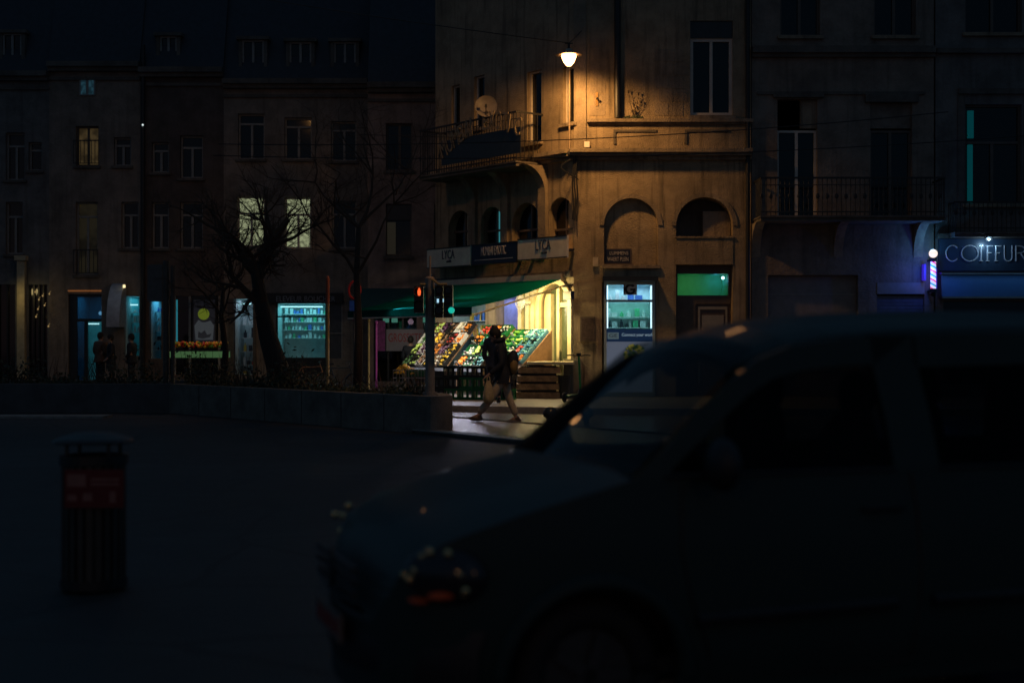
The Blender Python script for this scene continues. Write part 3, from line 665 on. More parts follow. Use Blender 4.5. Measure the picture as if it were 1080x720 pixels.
# ---------------------------------------------------------------- the fruit stall
FR = {k: mat(k+'_skin', c, .4, var=.25, scale=20) for k, c in dict(orange=(.85,.28,.03), yellow=(.85,.55,.04), green=(.18,.45,.05), dark_green=(.04,.12,.03), red=(.6,.05,.03), purple=(.09,.03,.08), brown=(.22,.12,.06), pale=(.75,.70,.55), lime=(.5,.7,.15), white=(.75,.75,.68), teal=(.15,.4,.42)).items()}
NAMES = dict(orange='oranges', yellow='yellow lemons', green='green peppers', dark_green='dark cucumbers', red='red apples', purple='dark aubergines', brown='brown roots', pale='pale onions', lime='light green limes', white='white cauliflowers', teal='wrapped greens')
def crate_obj(kind, plastic, label, M4, wx, wy, hz=.12, seed=1, r=.045, group='crates of produce on the fruit racks'):
    o = bpy.data.objects.new('fruit_crate', None); o.empty_display_size = .1; col.objects.link(o); o.matrix_world = M4
    tag(o, label, 'crate', group)
    b = MB(); t = .012
    b.box(0,wx,0,wy,0,.012).box(0,wx,0,t,.014,hz).box(0,wx,wy-t,wy,.014,hz).box(0,t,t,wy-t,.014,hz).box(wx-t,wx,t,wy-t,.014,hz)
    b.build('box', plastic, o)
    rr = random.Random(seed); p = MB(); nx = max(2,int(wx/(r*2.3))); ny = max(2,int(wy/(r*2.3)))
    for i in range(nx):
        for j in range(ny):
            if rr.random() < .12: continue
            rz = r*rr.uniform(.65,1.35); T = Matrix.Rotation(rr.uniform(0,3),3,'Z')
            s_ = (1,1,1) if kind not in ('purple','dark_green','brown') else (2.0,.8,.8)
            p.sph((wx*(i+.5)/nx+rr.uniform(-.01,.01), wy*(j+.5)/ny+rr.uniform(-.01,.01), hz-.075+rr.uniform(0,.065)), rz, s_, 6, 5, T)
    if seed % 4 == 0:      # wrapped bags lying over the produce
        for k_ in range(3): p.sph((wx*rr.uniform(.25,.75),wy*rr.uniform(.2,.8),hz+.01),.07,(1.3,.9,.5),7,5,Matrix.Rotation(rr.uniform(0,3),3,'Z'))
    p.build('produce', FR[kind], o, smooth=True)
    if seed % 3 == 0:
        c_ = MB(); c_.box(wx*.35,wx*.65,wy*.08,wy*.08+.006,hz,hz+.12); c_.build('price_card', WHITEPL, o)
    if seed % 5 == 1:
        c_ = MB(); c_.box(.02,wx-.02,wy*.5,wy*.52,hz-.02,hz+.05).box(wx*.5,wx*.52,.02,wy-.02,hz-.02,hz+.03); c_.build('divider', BLACKPL, o)
    return o
ORD = ['first','second','third','fourth','fifth','sixth']
def rack(nm, x0, x1, yf, yb, zf, zb_, cols, rows, kinds, plast, seed):
    o = thing('fruit_rack', {'left':'long sloping fruit rack nearest the traffic light','middle':'narrow sloping fruit rack behind the walking person','right':'sloping fruit rack with a brown end board by the doorway'}[nm], 'display rack', Lw((x0+x1)/2,-(yf+yb)/2,.15), ANG, 'fruit racks under the awning')
    hx = (x1-x0)/2; cy = (yf+yb)/2
    m = MB(); L = math.hypot(yf-yb, zb_-zf); th = math.atan2(zb_-zf, yf-yb)
    # top board from front (-y) low to back high
    def Q(x, u, off): return (x, -(yf-cy)+u*math.cos(th)-off*math.sin(th)*1.0, zf-.15+u*math.sin(th)-0+off*math.cos(th))
    m.add([Q(-hx,0,0),Q(hx,0,0),Q(hx,L,0),Q(-hx,L,0),Q(-hx,0,-.03),Q(hx,0,-.03),Q(hx,L,-.03),Q(-hx,L,-.03)], [(0,1,2,3),(4,7,6,5),(0,4,5,1),(1,5,6,2),(2,6,7,3),(3,7,4,0)])
    m.build('shelf_board', BROWNPANEL, o)
    m = MB()
    for x_ in (-hx+.03, hx-.03):
        for y_, h_ in ((-(yf-cy)+.04, zf-.2), ((yf-cy)-.06, zb_-.2)): m.box(x_-.025,x_+.025,y_-.025,y_+.025,0,h_)
    m.build('leg', WOOD, o)
    m = MB(); m.box(-hx,hx,-(yf-cy)-.04,-(yf-cy)-.005,zf-.22,zf-.13); m.build('front_rail', WHITEPL if nm != 'right' else WOOD, o)
    m = MB(); m.box(-hx+.06,hx-.06,-(yf-cy)+.42,-(yf-cy)+.44,0,zf-.24); m.build('shade_board', BLACKPL, o)  # added black sheet that darkens the space under the rack
    cw = (x1-x0)/cols; ch = L/rows; k = 0
    for r_ in range(rows):
        for c_ in range(cols):
            kd = kinds[(r_ % len(kinds))][c_ % len(kinds[0])]
            base = Lw(0,0,0); X = RL @ Vector((1,0,0)); Y_ = RL @ Vector((0,math.cos(th),0)); Yv = Vector((Y_.x,Y_.y,math.sin(th))); Zv = X.cross(Yv)
            org = Lw(x0+cw*c_+.012, -yf, zf)+Yv*(ch*r_+.01)+Zv*.012
            M4 = Matrix(((X.x,Yv.x,Zv.x,org.x),(X.y,Yv.y,Zv.y,org.y),(X.z,Yv.z,Zv.z,org.z),(0,0,0,1)))
            pm = plast[(r_*cols+c_) % len(plast)]
            rw = ['lowest','second','third','top'][r_] if r_ < rows-1 or rows > 3 else 'top'
            crate_obj(kd, pm, f'crate of {NAMES[kd]}, {rw} row of the {nm} fruit rack, {ORD[c_]} from left', M4, cw-.024, ch-.02, seed=seed+k); k += 1
    return o
rack('left', -5.9, -3.8, 1.5, .35, .86, 2.1, 6, 4,
     [['dark_green','lime','brown','yellow','pale','yellow'], ['lime','purple','brown','orange','purple','yellow'], ['dark_green','pale','yellow','brown','red','orange'], ['dark_green','lime','purple','brown','pale','orange']], [BLACKPL,BLACKPL,WHITEPL,BLACKPL,BROWNPANEL], 10)
rack('middle', -3.3, -2.05, 1.5, .35, .86, 2.0, 3, 4,
     [['orange','white','teal'], ['white','lime','dark_green'], ['orange','teal','lime'], ['red','orange','white']], [BLACKPL,GREENPL], 60)
rack('right', -1.95, -.55, 1.3, .35, 1.0, 1.86, 4, 4,
     [['green','dark_green','lime','orange'], ['green','white','red','teal'], ['green','lime','dark_green','teal'], ['green','pale','teal','teal']], [GREENPL,GREENPL,BLUEPL,BLUEPL], 90)
# brown triangular end board and plank steps
eb = MB(); eb.prism([(-1.34,1.0),(-.34,1.93),(-.34,.95)], -.53, -.5, axis='x'); e = eb.build('end_board', BROWNPANEL); e.location = (XC,YC,0); e.rotation_euler = (0,0,ANG)
tag(e, 'brown triangular board closing the right end of the fruit rack', 'board')
st = thing('wooden_steps', 'stack of rough planks forming steps beside the fruit shop doorway', 'wooden steps', (0,0,0)); 
m = MB(); Y0 = 36.9
for k in range(4):
    z0 = .15+k*.215; s_ = .02*k
    m.box(XX(543+k*1.2,Y0),XX(591,Y0),Y0+s_,Y0+.9,z0,z0+.15)
for i, v in enumerate(m.v): m.v[i] = tuple(Vector(v)+Vector((rr.uniform(-.008,.008),0,rr.uniform(-.006,.006))))
m.build('plank', WOOD, st); m = MB(); m.box(XX(549,Y0),XX(587,Y0),Y0+.16,Y0+.8,.14,.98); m.build('gap_shade', BLACK, st)  # black inset stands in for the shade in the plank gaps
m = MB(); m.box(XX(556,Y0),XX(606,Y0),Y0+.1,Y0+1.1,1.02,1.09); m.build('top_board', CREAM, st)
# pier base at the corner
m = MB(); m.box(-.28,.2,-.16,.3,.14,1.15); o = m.build('pier_base', mat('grey_stone_base', (.2,.19,.15), .8), cb)
# green crates stacked under the tables
def base_crate(px, pyb, Y, label, m_, wd=.42, hh=.28):
    o = thing('empty_crate', label, 'crate', (XX(px,Y), Y, ZZ(pyb,Y)), ANG*.35, 'empty crates stacked under the fruit racks')
    b = MB(); h = wd/2; d = .18
    for z0, z1 in ((0,.05),(hh-.06,hh)): b.box(-h,h,-d,-d+.015,z0,z1).box(-h,h,d-.015,d,z0,z1).box(-h,-h+.015,-d+.015,d-.015,z0,z1).box(h-.015,h,-d+.015,d-.015,z0,z1)
    for x_ in (-h+.02,-h*.35,h*.35,h-.02): b.box(x_-.02,x_+.02,-d+.001,-d+.014,.05,hh-.06); b.box(x_-.02,x_+.02,d-.014,d-.001,.05,hh-.06)
    for x_ in (-h+.002, h-.014): b.box(x_,x_+.012,-d*.3,d*.3,.05,hh-.06)
    b.box(-h+.015,h-.015,-d+.015,d-.015,.0,.012)
    b.build('frame', m_, o); return o
k = 0
for cidx, px in enumerate((463, 478, 493, 508, 522, 534)):
    Y = 36.6-.1*cidx
    for lv in range(2 if cidx in (0,) else 3):
        z = .14+lv*.285; py = 360-(z-CAMZ)*F/Y
        base_crate(px, py, Y, f'{"green" if lv == 0 and cidx in (1,2,3,5) or (lv == 1 and cidx in (2,3)) else "black"} empty crate, {["bottom","middle","top"][lv]} of the {ORD[cidx]} stack from left under the racks', GREENPL if lv == 0 and cidx in (1,2,3,5) or (lv == 1 and cidx in (2,3)) else BLACKPL); k += 1
# banana cart on the left
ct = thing('wire_cart', 'wire trolley of yellow bananas left of the traffic light post', 'trolley', at(432,419,36))
ct.location.z = .14
m = MB()
for z in (.15,.35,.55,.75): m.box(-.4,.4,-.3,-.28,z,z+.015).box(-.4,.4,.28,.3,z,z+.015).box(-.4,-.385,-.28,.28,z,z+.015).box(.385,.4,-.28,.28,z,z+.015)
for i in range(11): x_ = -.39+.078*i; m.box(x_-.005,x_+.005,-.305,-.3,.1,.77)
m.box(-.4,.4,-.28,.28,.13,.15); m.build('basket', STEEL, ct)
for sx in (-.35,.35):
    for sy in (-.25,.25): m = MB(); m.cyl((sx-.015,sy,.05),(sx+.015,sy,.05),.05); m.cyl((sx,sy,.05),(sx,sy,.13),.012); m.build('wheel', RUBBER, ct)
m = MB(); m.box(-.05,.55,-.2,.25,.6,.79); o = m.build('green_liner', GREENPL, ct)
bn_ = thing('banana_pile', 'heap of bright yellow bananas on the wire trolley', 'fruit', ct.location+Vector((-.1,-.02,.62)))
m = MB(); rr = random.Random(3)
for i in range(46):
    t = rr.uniform(0,2*PI); q = .3*rr.random()**.5; x_, y_ = q*math.cos(t), q*math.sin(t)*.8; z_ = .03+.24*(1-(q/.3)**2)*rr.uniform(.6,1)
    a0 = rr.uniform(0,2*PI); pts = [(x_+.09*(s-1.5)*math.cos(a0)*.5, y_+.09*(s-1.5)*math.sin(a0)*.5, z_+.03*(1-(s-1.5)**2/2.2)) for s in range(4)]
    m.tube(pts, [.012,.022,.022,.01], 5)
m.build('bananas', FR['yellow'], bn_, smooth=True)
# dark bin and small things by the doorway
m = MB(); m.lathe([(.0,0),(.13,0),(.17,.55),(.18,.6),(.15,.6),(.13,.05)], n=14); o = m.build('waste_bin', BLACKPL); o.location = (XX(595,37),37,.14); tag(o, 'small black bin between the plank steps and the corner pier', 'bin')

# ---------------------------------------------------------------- street lamp over the corner
LP = at(600, 60, 36.35)
sl = thing('street_lamp', 'lit lamp with a wide flat hat hanging by the corner building', 'street lamp', tuple(LP))
m = MB(); m.lathe([(.0,.20),(.07,.2),(.1,.13),(.2,.1),(.345,.06),(.35,.045),(.2,.06),(.0,.07)], n=28); m.build('hat', mat('lamp_hat', (.5,.42,.35), .4, metal=.3, var=.2), sl, smooth=True)
m = MB(); m.lathe([(.0,-.25),(.06,-.235),(.13,-.15),(.18,-.03),(.19,.03),(.18,.055),(.0,.055)], n=24); m.build('globe', emit('sodium_globe', (1.0,.46,.16), 12), sl, smooth=True)
m = MB(); m.cyl((0,0,.2),(0,0,.34),.03).cyl((-.1,0,.34),(.1,0,.34),.015); m.build('hanger', BLACK, sl)
def lamp_spot(p, power, ang=171, aim=(0,0,-1)):
    l = bpy.data.lights.new('lamp_spot', 'SPOT'); l.energy = power; l.color = (1,.49,.14); l.spot_size = R(ang); l.spot_blend = .5; l.shadow_soft_size = .16
    q_ = bpy.data.objects.new('lamp_spot', l); col.objects.link(q_); q_.location = p; q_.rotation_euler = Vector(aim).to_track_quat('-Z','Y').to_euler()
lamp_spot(LP-Vector((0,0,.28)), 600, 152, (0,.42,-.9))
s3 = copy_tree(sl); s3.location = (-8.5, 38.5, 11.6); s3['label'] = 'added third hanging lamp above the left street, unseen above the picture'
lamp_spot(Vector((-8.5,38.5,11.3)), 80, 150, (0,.35,-.9))  # added unseen lamp, warm fill for the left facades and twigs
s2 = copy_tree(sl); s2.location = (1.6, 23.4, 9.2); s2['label'] = 'added second hanging lamp over the lane, unseen above the picture'
lamp_spot(Vector((1.6,23.4,8.9)), 480, 50, (-1.7,4.9,-8))  # added unseen lamp, lights the walking person from the front
m = MB()
def sagline(mb, p0, p1, sag, r=.012, n=14):
    p0, p1 = Vector(p0), Vector(p1)
    mb.tube([p0.lerp(p1,i/n)-Vector((0,0,sag*4*(i/n)*(1-i/n))) for i in range(n+1)], r, 5)
sagline(m, LP+Vector((0,0,.35)), (XC+.2,YC-.1,LP.z+1.0), .02); sagline(m, LP+Vector((0,0,.35)), (-11,34,LP.z+1.8), .1)
tag(m.build('lamp_cable', BLACK), 'thin suspension cable that carries the lit street lamp', 'cable')
for i, (p0, p1, lb) in enumerate(((at(230,152,32), at(1000,118,32), 'upper overhead wire crossing in front of the right-hand facades'), (at(225,164,33), at(1085,143,33), 'lower overhead wire crossing in front of the right-hand facades'), (at(380,142,40), at(1000,129,40), 'thin overhead wire passing behind the two longer ones'))):
    m = MB(); sagline(m, p0, p1, .25, .011); tag(m.build('overhead_wire', BLACK), lb, 'wire', 'overhead wires')

# ================================================================ RIGHT-HAND BUILDING WITH BALCONY
bx0 = XX(792,38)+.02; bx1 = XX(985,38)
rb = thing('balcony_house', 'brown rendered house with a long iron balcony', 'building', (bx0, 38.0, 0))
f2 = lambda px: XX(px,38)-bx0
ops = [(f2(820),f2(862),fz(232),fz(105),False,.3),(f2(918),f2(962),fz(232),fz(100),False,.3),(f2(823),f2(865),fz(38),fz(-50),False,.25),(f2(922),f2(966),fz(38),fz(-50),False,.25),
       (f2(810),f2(905),.15,fz(290),False,.35),(f2(925),f2(975),.15,fz(298),False,.3)]
m = MB(); facade(m, 0, f2(985), 0, 12.4, ops); m.build('wall', WALL_BROWN, rb, weld=True)
m = MB(); m.quad((0,0.01,0),(0,9,0),(0,9,12.4),(0,0.01,12.4)); m.quad((f2(985),0.01,0),(f2(985),9,0),(f2(985),9,12.4),(f2(985),0.01,12.4)); m.quad((0,9,0),(f2(985),9,0),(f2(985),9,12.4),(0,9,12.4)); m.build('rear_wall', WALL_GREY, rb)
m = MB(); m.box(0,f2(985),-.3,9,12.41,12.7); m.build('roof', SLATE, rb)
for k, o_ in enumerate(ops[:2]):
    window(rb, o_[0], o_[1], o_[2], fz(137), y=.14, fm=BROWNF if k else WHITEF, transom=0, sill=False, label='tall balcony window, right one' if k else 'tall balcony window with pale frame, left one')
    m = MB(); m.box(o_[0]+.001 if k else f2(845),o_[1]-.001,.1,.22,fz(135),o_[3]-.002); m.build('blind_box', WALL_BROWN if k else STONE, rb)
for o_ in ops[2:4]: window(rb, o_[0], o_[1], o_[2], o_[3], y=.14, fm=BROWNF, transom=.7)
m = MB(); m.box(0,f2(985),-.22,-.002,fz(57),fz(50)).box(0,f2(985),-.12,-.002,fz(61),fz(57.1)); m.build('cornice', STONE_DARK, rb)
m = MB(); m.box(f2(798),f2(975),-.05,-.002,fz(100),fz(97)).box(f2(815),f2(868),-.12,-.002,fz(103.5),fz(100.1)).box(f2(912),f2(968),-.12,-.002,fz(98.5)-.25,fz(100.1)); m.build('lintel_course', STONE_DARK, rb)
balcony(rb, f2(783)+.3, f2(984), fz(231), 1.1, hh=1.0)
for px, wd in ((797,.12),(884,.12),(968,.12)):
    m = MB(); cs = [(-.02,fz(236)-.9)]+[(-.02-.9*(1-math.cos(PI/2*k/7)), fz(236)-.9+.88*math.sin(PI/2*k/7)) for k in range(1,8)]+[(-.02,fz(236)-.02)]
    m.prism(cs, f2(px)-wd, f2(px)+wd, axis='x'); m.build('balcony_bracket', STONE, rb)
m = MB(); m.box(ops[4][0]+.001,ops[4][1]-.001,.25,.3,.15,ops[4][3]-.001); gd = m.build('garage_door', mat('grey_door', (.22,.2,.19), .5, var=.2), rb)
m = MB()
for k in range(1,5): z = ops[4][3]*k/5+.15; m.box(ops[4][0]+.05,ops[4][1]-.05,.235,.248,z,z+.03)
m.build('door_rib', GREYF, gd)
m = MB(); m.box(ops[5][0]+.002,ops[5][1]-.002,-.02,.1,fz(310),ops[5][3]-.002); m.build('shutter_housing', GREYF, rb)
m = MB(); z = .15
while z < fz(310)-.1: m.box(ops[5][0]+.003,ops[5][1]-.003,.1,.13,z,z+.075); m.box(ops[5][0]+.003,ops[5][1]-.003,.115,.14,z+.075,z+.09); z += .09
m.build('roller_shutter', mat('shutter_blue_grey', (.12,.14,.2), .4), rb)
m = MB(); m.cyl((f2(788),-.1,.15),(f2(788),-.1,12.3),.06); m.build('downpipe', BLACK, rb)
# ================================================================ HAIRDRESSER
hx0 = XX(986.5,38); hb = thing('hairdresser_building', 'dark building at the right edge with a hairdresser shop below', 'building', (hx0, 38.0, 0))
f3 = lambda px: XX(px,38)-hx0
hops = [(f3(1018),f3(1078),fz(215),fz(110),False,.25),(f3(1018),f3(1078),fz(35),fz(-60),False,.25),(f3(995),f3(1140),.5,fz(318),False,.3)]
m = MB(); facade(m, 0, f3(1150), 0, 12.9, hops); m.build('wall', WALL_GREY, hb, weld=True)
m = MB(); m.quad((f3(1150),0.01,0),(f3(1150),9,0),(f3(1150),9,12.9),(f3(1150),0.01,12.9)); m.quad((0,9,0),(f3(1150),9,0),(f3(1150),9,12.9),(0,9,12.9)); m.build('rear_wall', WALL_GREY, hb)
m = MB(); m.box(0,f3(1150),-.3,9,12.91,13.2); m.build('roof', SLATE, hb)
w_ = window(hb, *hops[0][:4], y=.14, fm=BROWNF, transom=.62)
m = MB(); m.box(f3(1022.5),f3(1028.5),.12,.2,fz(145),fz(116)).box(f3(1022.5),f3(1027.5),.12,.2,fz(214),fz(152)); m.build('lit_gap', emit('teal_gap', (.0,.055,.065), .55), w_)
window(hb, *hops[1][:4], y=.14, fm=BROWNF)
m = MB(); m.box(f3(1010),f3(1016),-.05,-.002,fz(225),fz(100)).box(f3(1080),f3(1086),-.05,-.002,fz(225),fz(100)).box(f3(1010),f3(1086),-.1,-.002,fz(99.5),fz(94)); m.build('window_surround', STONE_DARK, hb)
m = MB(); m.box(f3(987),f3(1150),-.2,-.002,fz(252),fz(247)); m.build('cornice', STONE_DARK, hb)
m = MB(); m.box(0,f3(1150),-.15,-.002,fz(57),fz(52)); m.build('cornice', STONE_DARK, hb)
balcony(hb, f3(1000), f3(1150), fz(246), .6, hh=.8)
FAS = mat('dark_blue_fascia', (.03,.06,.11), .35, var=.1)
m = MB(); m.box(f3(989),f3(1150),-.22,-.002,fz(286),fz(252.5)); m.build('fascia', FAS, hb)
m = MB(); m.box(f3(988),f3(1150),-.42,-.002,fz(290),fz(288)); m.build('light_rail', STEEL, hb)
m = MB(); m.add([(f3(990),-.25,fz(291)),(f3(1150),-.25,fz(291)),(f3(1150),-.32,fz(313)),(f3(990),-.32,fz(313)),(f3(990),-.2,fz(291)),(f3(1150),-.2,fz(291)),(f3(1150),-.27,fz(313)),(f3(990),-.27,fz(313))],[(0,1,2,3),(4,7,6,5),(3,2,6,7),(0,4,5,1),(0,3,7,4),(1,5,6,2)])
m.build('blue_canopy', mat('blue_canopy_panel', (.07,.17,.30), .4, var=.08), hb)
m = MB(); m.box(f3(990),f3(1150),-.33,-.002,fz(315),fz(313.1)); m.build('canopy_lip', STEEL, hb)
m = MB(); m.box(hops[2][0]+.002,hops[2][1],.2,.22,.5,fz(318)); m.build('shop_window', mat('dark_shop_glass', (.01,.012,.02), .1, var=0), hb)
m = MB()
for k in range(9): z = ZZ(388+k*4.2,38)-.03; m.box(f3(1058),f3(1085),.17,.195,z,z+.055)
m.build('added_teal_slats', emit('teal_slat_glow', (.02,.42,.40), .6), hb)  # invented glowing slats for the teal stripes seen through the van
cf = thing('hairdresser_sign', 'metal COIFFURE letters on the dark blue fascia', 'sign', (hx0+f3(995), 38-.235, fz(276)))
LET = mat('brushed_letters', (.62,.66,.72), .3, metal=.2, var=.1)
adv = {'C':.41,'O':.50,'I':.17,'F':.225,'U':.31,'R':.36,'E':.3}; x = 0
for i, ch in enumerate('COIFFURE'):
    wd = {'C':.34,'O':.44,'I':.05,'F':.16,'U':.24,'R':.28,'E':.22}[ch]
    # thin drawn letters: strokes as tubes
    L = MB(); H = .42; r_ = .017
    if ch in 'CO':
        n = 26; t0, t1 = (R(42), R(318)) if ch == 'C' else (0, 2*PI)
        L.tube([(wd/2+wd/2*math.cos(t0+(t1-t0)*k/n), 0, H/2+H/2*math.sin(t0+(t1-t0)*k/n)) for k in range(n+1)], r_, 6)
    else:
        L.cyl((r_,0,0),(r_,0,H),r_*1.3)
        if ch == 'F' or ch == 'E': L.cyl((r_,0,H-r_),(wd,0,H-r_),r_).cyl((r_,0,H*.52),(wd*.75,0,H*.52),r_)
        if ch == 'E': L.cyl((r_,0,r_),(wd,0,r_),r_)
        if ch == 'U': L.v = []; L.f = []; L.tube([(r_,0,H),(r_,0,H*.3)]+[(wd/2-wd/2*math.cos(PI*k/8)+r_*(1-k/4),0,H*.3-H*.3*math.sin(PI*k/8)) for k in range(1,8)]+[(wd-r_,0,H*.3),(wd-r_,0,H)], r_, 6)
        if ch == 'R': L.tube([(r_,0,H-r_)]+[(wd*.5+wd*.4*math.sin(PI*k/6),0,H*.74+H*.22*math.cos(PI*k/6)) for k in range(7)]+[(r_,0,H*.5)], r_, 6); L.cyl((wd*.5,0,H*.5),(wd,0,0),r_)
        if ch in 'FI': L.box(-.03,.07,-.012,.012,0,.02).box(-.03,.07,-.012,.012,H-.02,H)
    L.build('letter', LET, cf, loc=(x,0,0)); x += adv[ch]
gl = thing('sign_lamp', 'small arm lamp over the middle of the hairdresser sign', 'lamp', (XX(1036,38), 37.75, fz(256)))
m = MB(); m.cyl((0,.2,.05),(0,-.25,.14),.015).cyl((0,-.25,.14),(0,-.3,.06),.06,.1,12); m.build('lamp_arm', BLACK, gl)
m = MB(); m.sph((0,-.28,.07),.05); m.build('bulb', emit('cool_bulb', (.5,.85,1), 3), gl)
point('sign_spot', (XX(1036,38), 37.45, fz(259)), 6, (.45,.75,1), .04)
area('canopy_light', (XX(1038,38), 37.42, fz(290)-.02), (0,.3,-1), 3.4, .06, 1.6, (.12,.42,1))
# barber pole
BPX = XX(979,38)
bp = thing('barber_pole', 'glowing red, white and blue barber pole with a round globe', 'barber pole', (BPX, 37.55, fz(312)))
bz = lambda py: fz(py)-fz(312)
m = MB(); m.sph((0,0,bz(268.5)),.112,(1,1,1),20,14); m.build('globe', emit('globe_light', (1,.82,.72), 1.1), bp, smooth=True)
pm, t, b = nodes('barber_stripes'); tc = t.nodes.new('ShaderNodeTexCoord'); sx_ = t.nodes.new('ShaderNodeSeparateXYZ'); at2 = t.nodes.new('ShaderNodeMath'); at2.operation = 'ARCTAN2'
sc1 = t.nodes.new('ShaderNodeMath'); sc1.operation = 'MULTIPLY_ADD'; sc1.inputs[1].default_value = 1/(2*PI)
zz_ = t.nodes.new('ShaderNodeMath'); zz_.operation = 'MULTIPLY'; zz_.inputs[1].default_value = 4.2
frc = t.nodes.new('ShaderNodeMath'); frc.operation = 'FRACT'; rp = t.nodes.new('ShaderNodeValToRGB'); rp.color_ramp.interpolation = 'CONSTANT'
L = t.links.new; L(tc.outputs['Object'], sx_.inputs[0]); L(sx_.outputs[1], at2.inputs[0]); L(sx_.outputs[0], at2.inputs[1]); L(at2.outputs[0], sc1.inputs[0]); L(sx_.outputs[2], zz_.inputs[0]); L(zz_.outputs[0], sc1.inputs[2]); L(sc1.outputs[0], frc.inputs[0]); L(frc.outputs[0], rp.inputs[0])
e_ = rp.color_ramp.elements; e_[0].color = (.65,.62,1,1); e_[1].position = .3; e_[1].color = (.8,.02,.12,1)
for ps, cc in ((.48,(.75,.7,1,1)),(.78,(.02,.35,.42,1))): q = e_.new(ps); q.color = cc
L(rp.outputs[0], b.inputs['Emission Color']); b.inputs['Emission Strength'].default_value = 1.0; L(rp.outputs[0], b.inputs[0])
m = MB(); m.cyl((0,0,bz(305)),(0,0,bz(277)),.072,n=20); m.build('striped_cylinder', pm, bp, smooth=False)
m = MB(); m.cyl((0,0,bz(277)),(0,0,bz(273.5)),.1,n=16).box(-.03,.03,.05,.45,bz(276),bz(274)); m.build('cap', BLACK, bp)
m = MB(); m.cyl((0,0,bz(312)),(0,0,bz(309)),.05,.05,12).cyl((0,0,bz(309)),(0,0,bz(305)),.1,.1,16).sph((0,0,bz(311)),.07).box(-.03,.03,.05,.45,bz(308),bz(306)); m.build('cap', BLACK, bp)
m = MB(); m.box(-.19,-.13,.2,.4,bz(296),bz(279)).box(.1,.16,.2,.4,bz(305),bz(283)); m.build('neon_strip', emit('blue_neon', (.03,.015,.45), .9), bp)
point('barber_glow', (BPX-.16, 37.35, fz(285)), 13, (.04,.13,1), .08)
point('barber_teal_glow', (BPX-.05, 37.5, fz(262)), 4, (.08,.5,1), .06)

# ================================================================ LEFT ROW
YL = 50.0
RM = mat('dim_room_wall', (.3,.3,.28), .8)
LITW = {}
def lit_pane(name, c, s, dark=(.0,.0,.0), scale=9):
    m_, t, b = nodes(name); tc = t.nodes.new('ShaderNodeTexCoord'); n = t.nodes.new('ShaderNodeTexNoise'); n.inputs['Scale'].default_value = scale; n.inputs['Detail'].default_value = 4
    r = t.nodes.new('ShaderNodeValToRGB'); r.color_ramp.elements[0].position = .4; r.color_ramp.elements[0].color = (*[x*.35 for x in c],1); r.color_ramp.elements[1].position = .6; r.color_ramp.elements[1].color = (*c,1)
    t.links.new(tc.outputs['Object'], n.inputs[0]); t.links.new(n.outputs[0], r.inputs[0]); t.links.new(r.outputs[0], b.inputs['Emission Color']); b.inputs['Emission Strength'].default_value = s; b.inputs[0].default_value = (.02,.02,.02,1); return m_
LIT_WARM = lit_pane('lit_warm_pane', (.045,.030,.012), 1.0, scale=3)
LIT_DIM = lit_pane('lit_dim_pane', (.010,.008,.004), 1.0, scale=2)
LIT_GREEN = lit_pane('lit_green_pane', (.27,.30,.17), 1.0, scale=11)
LIT_BLUE = lit_pane('lit_blue_pane', (.01,.035,.05), 1.0)
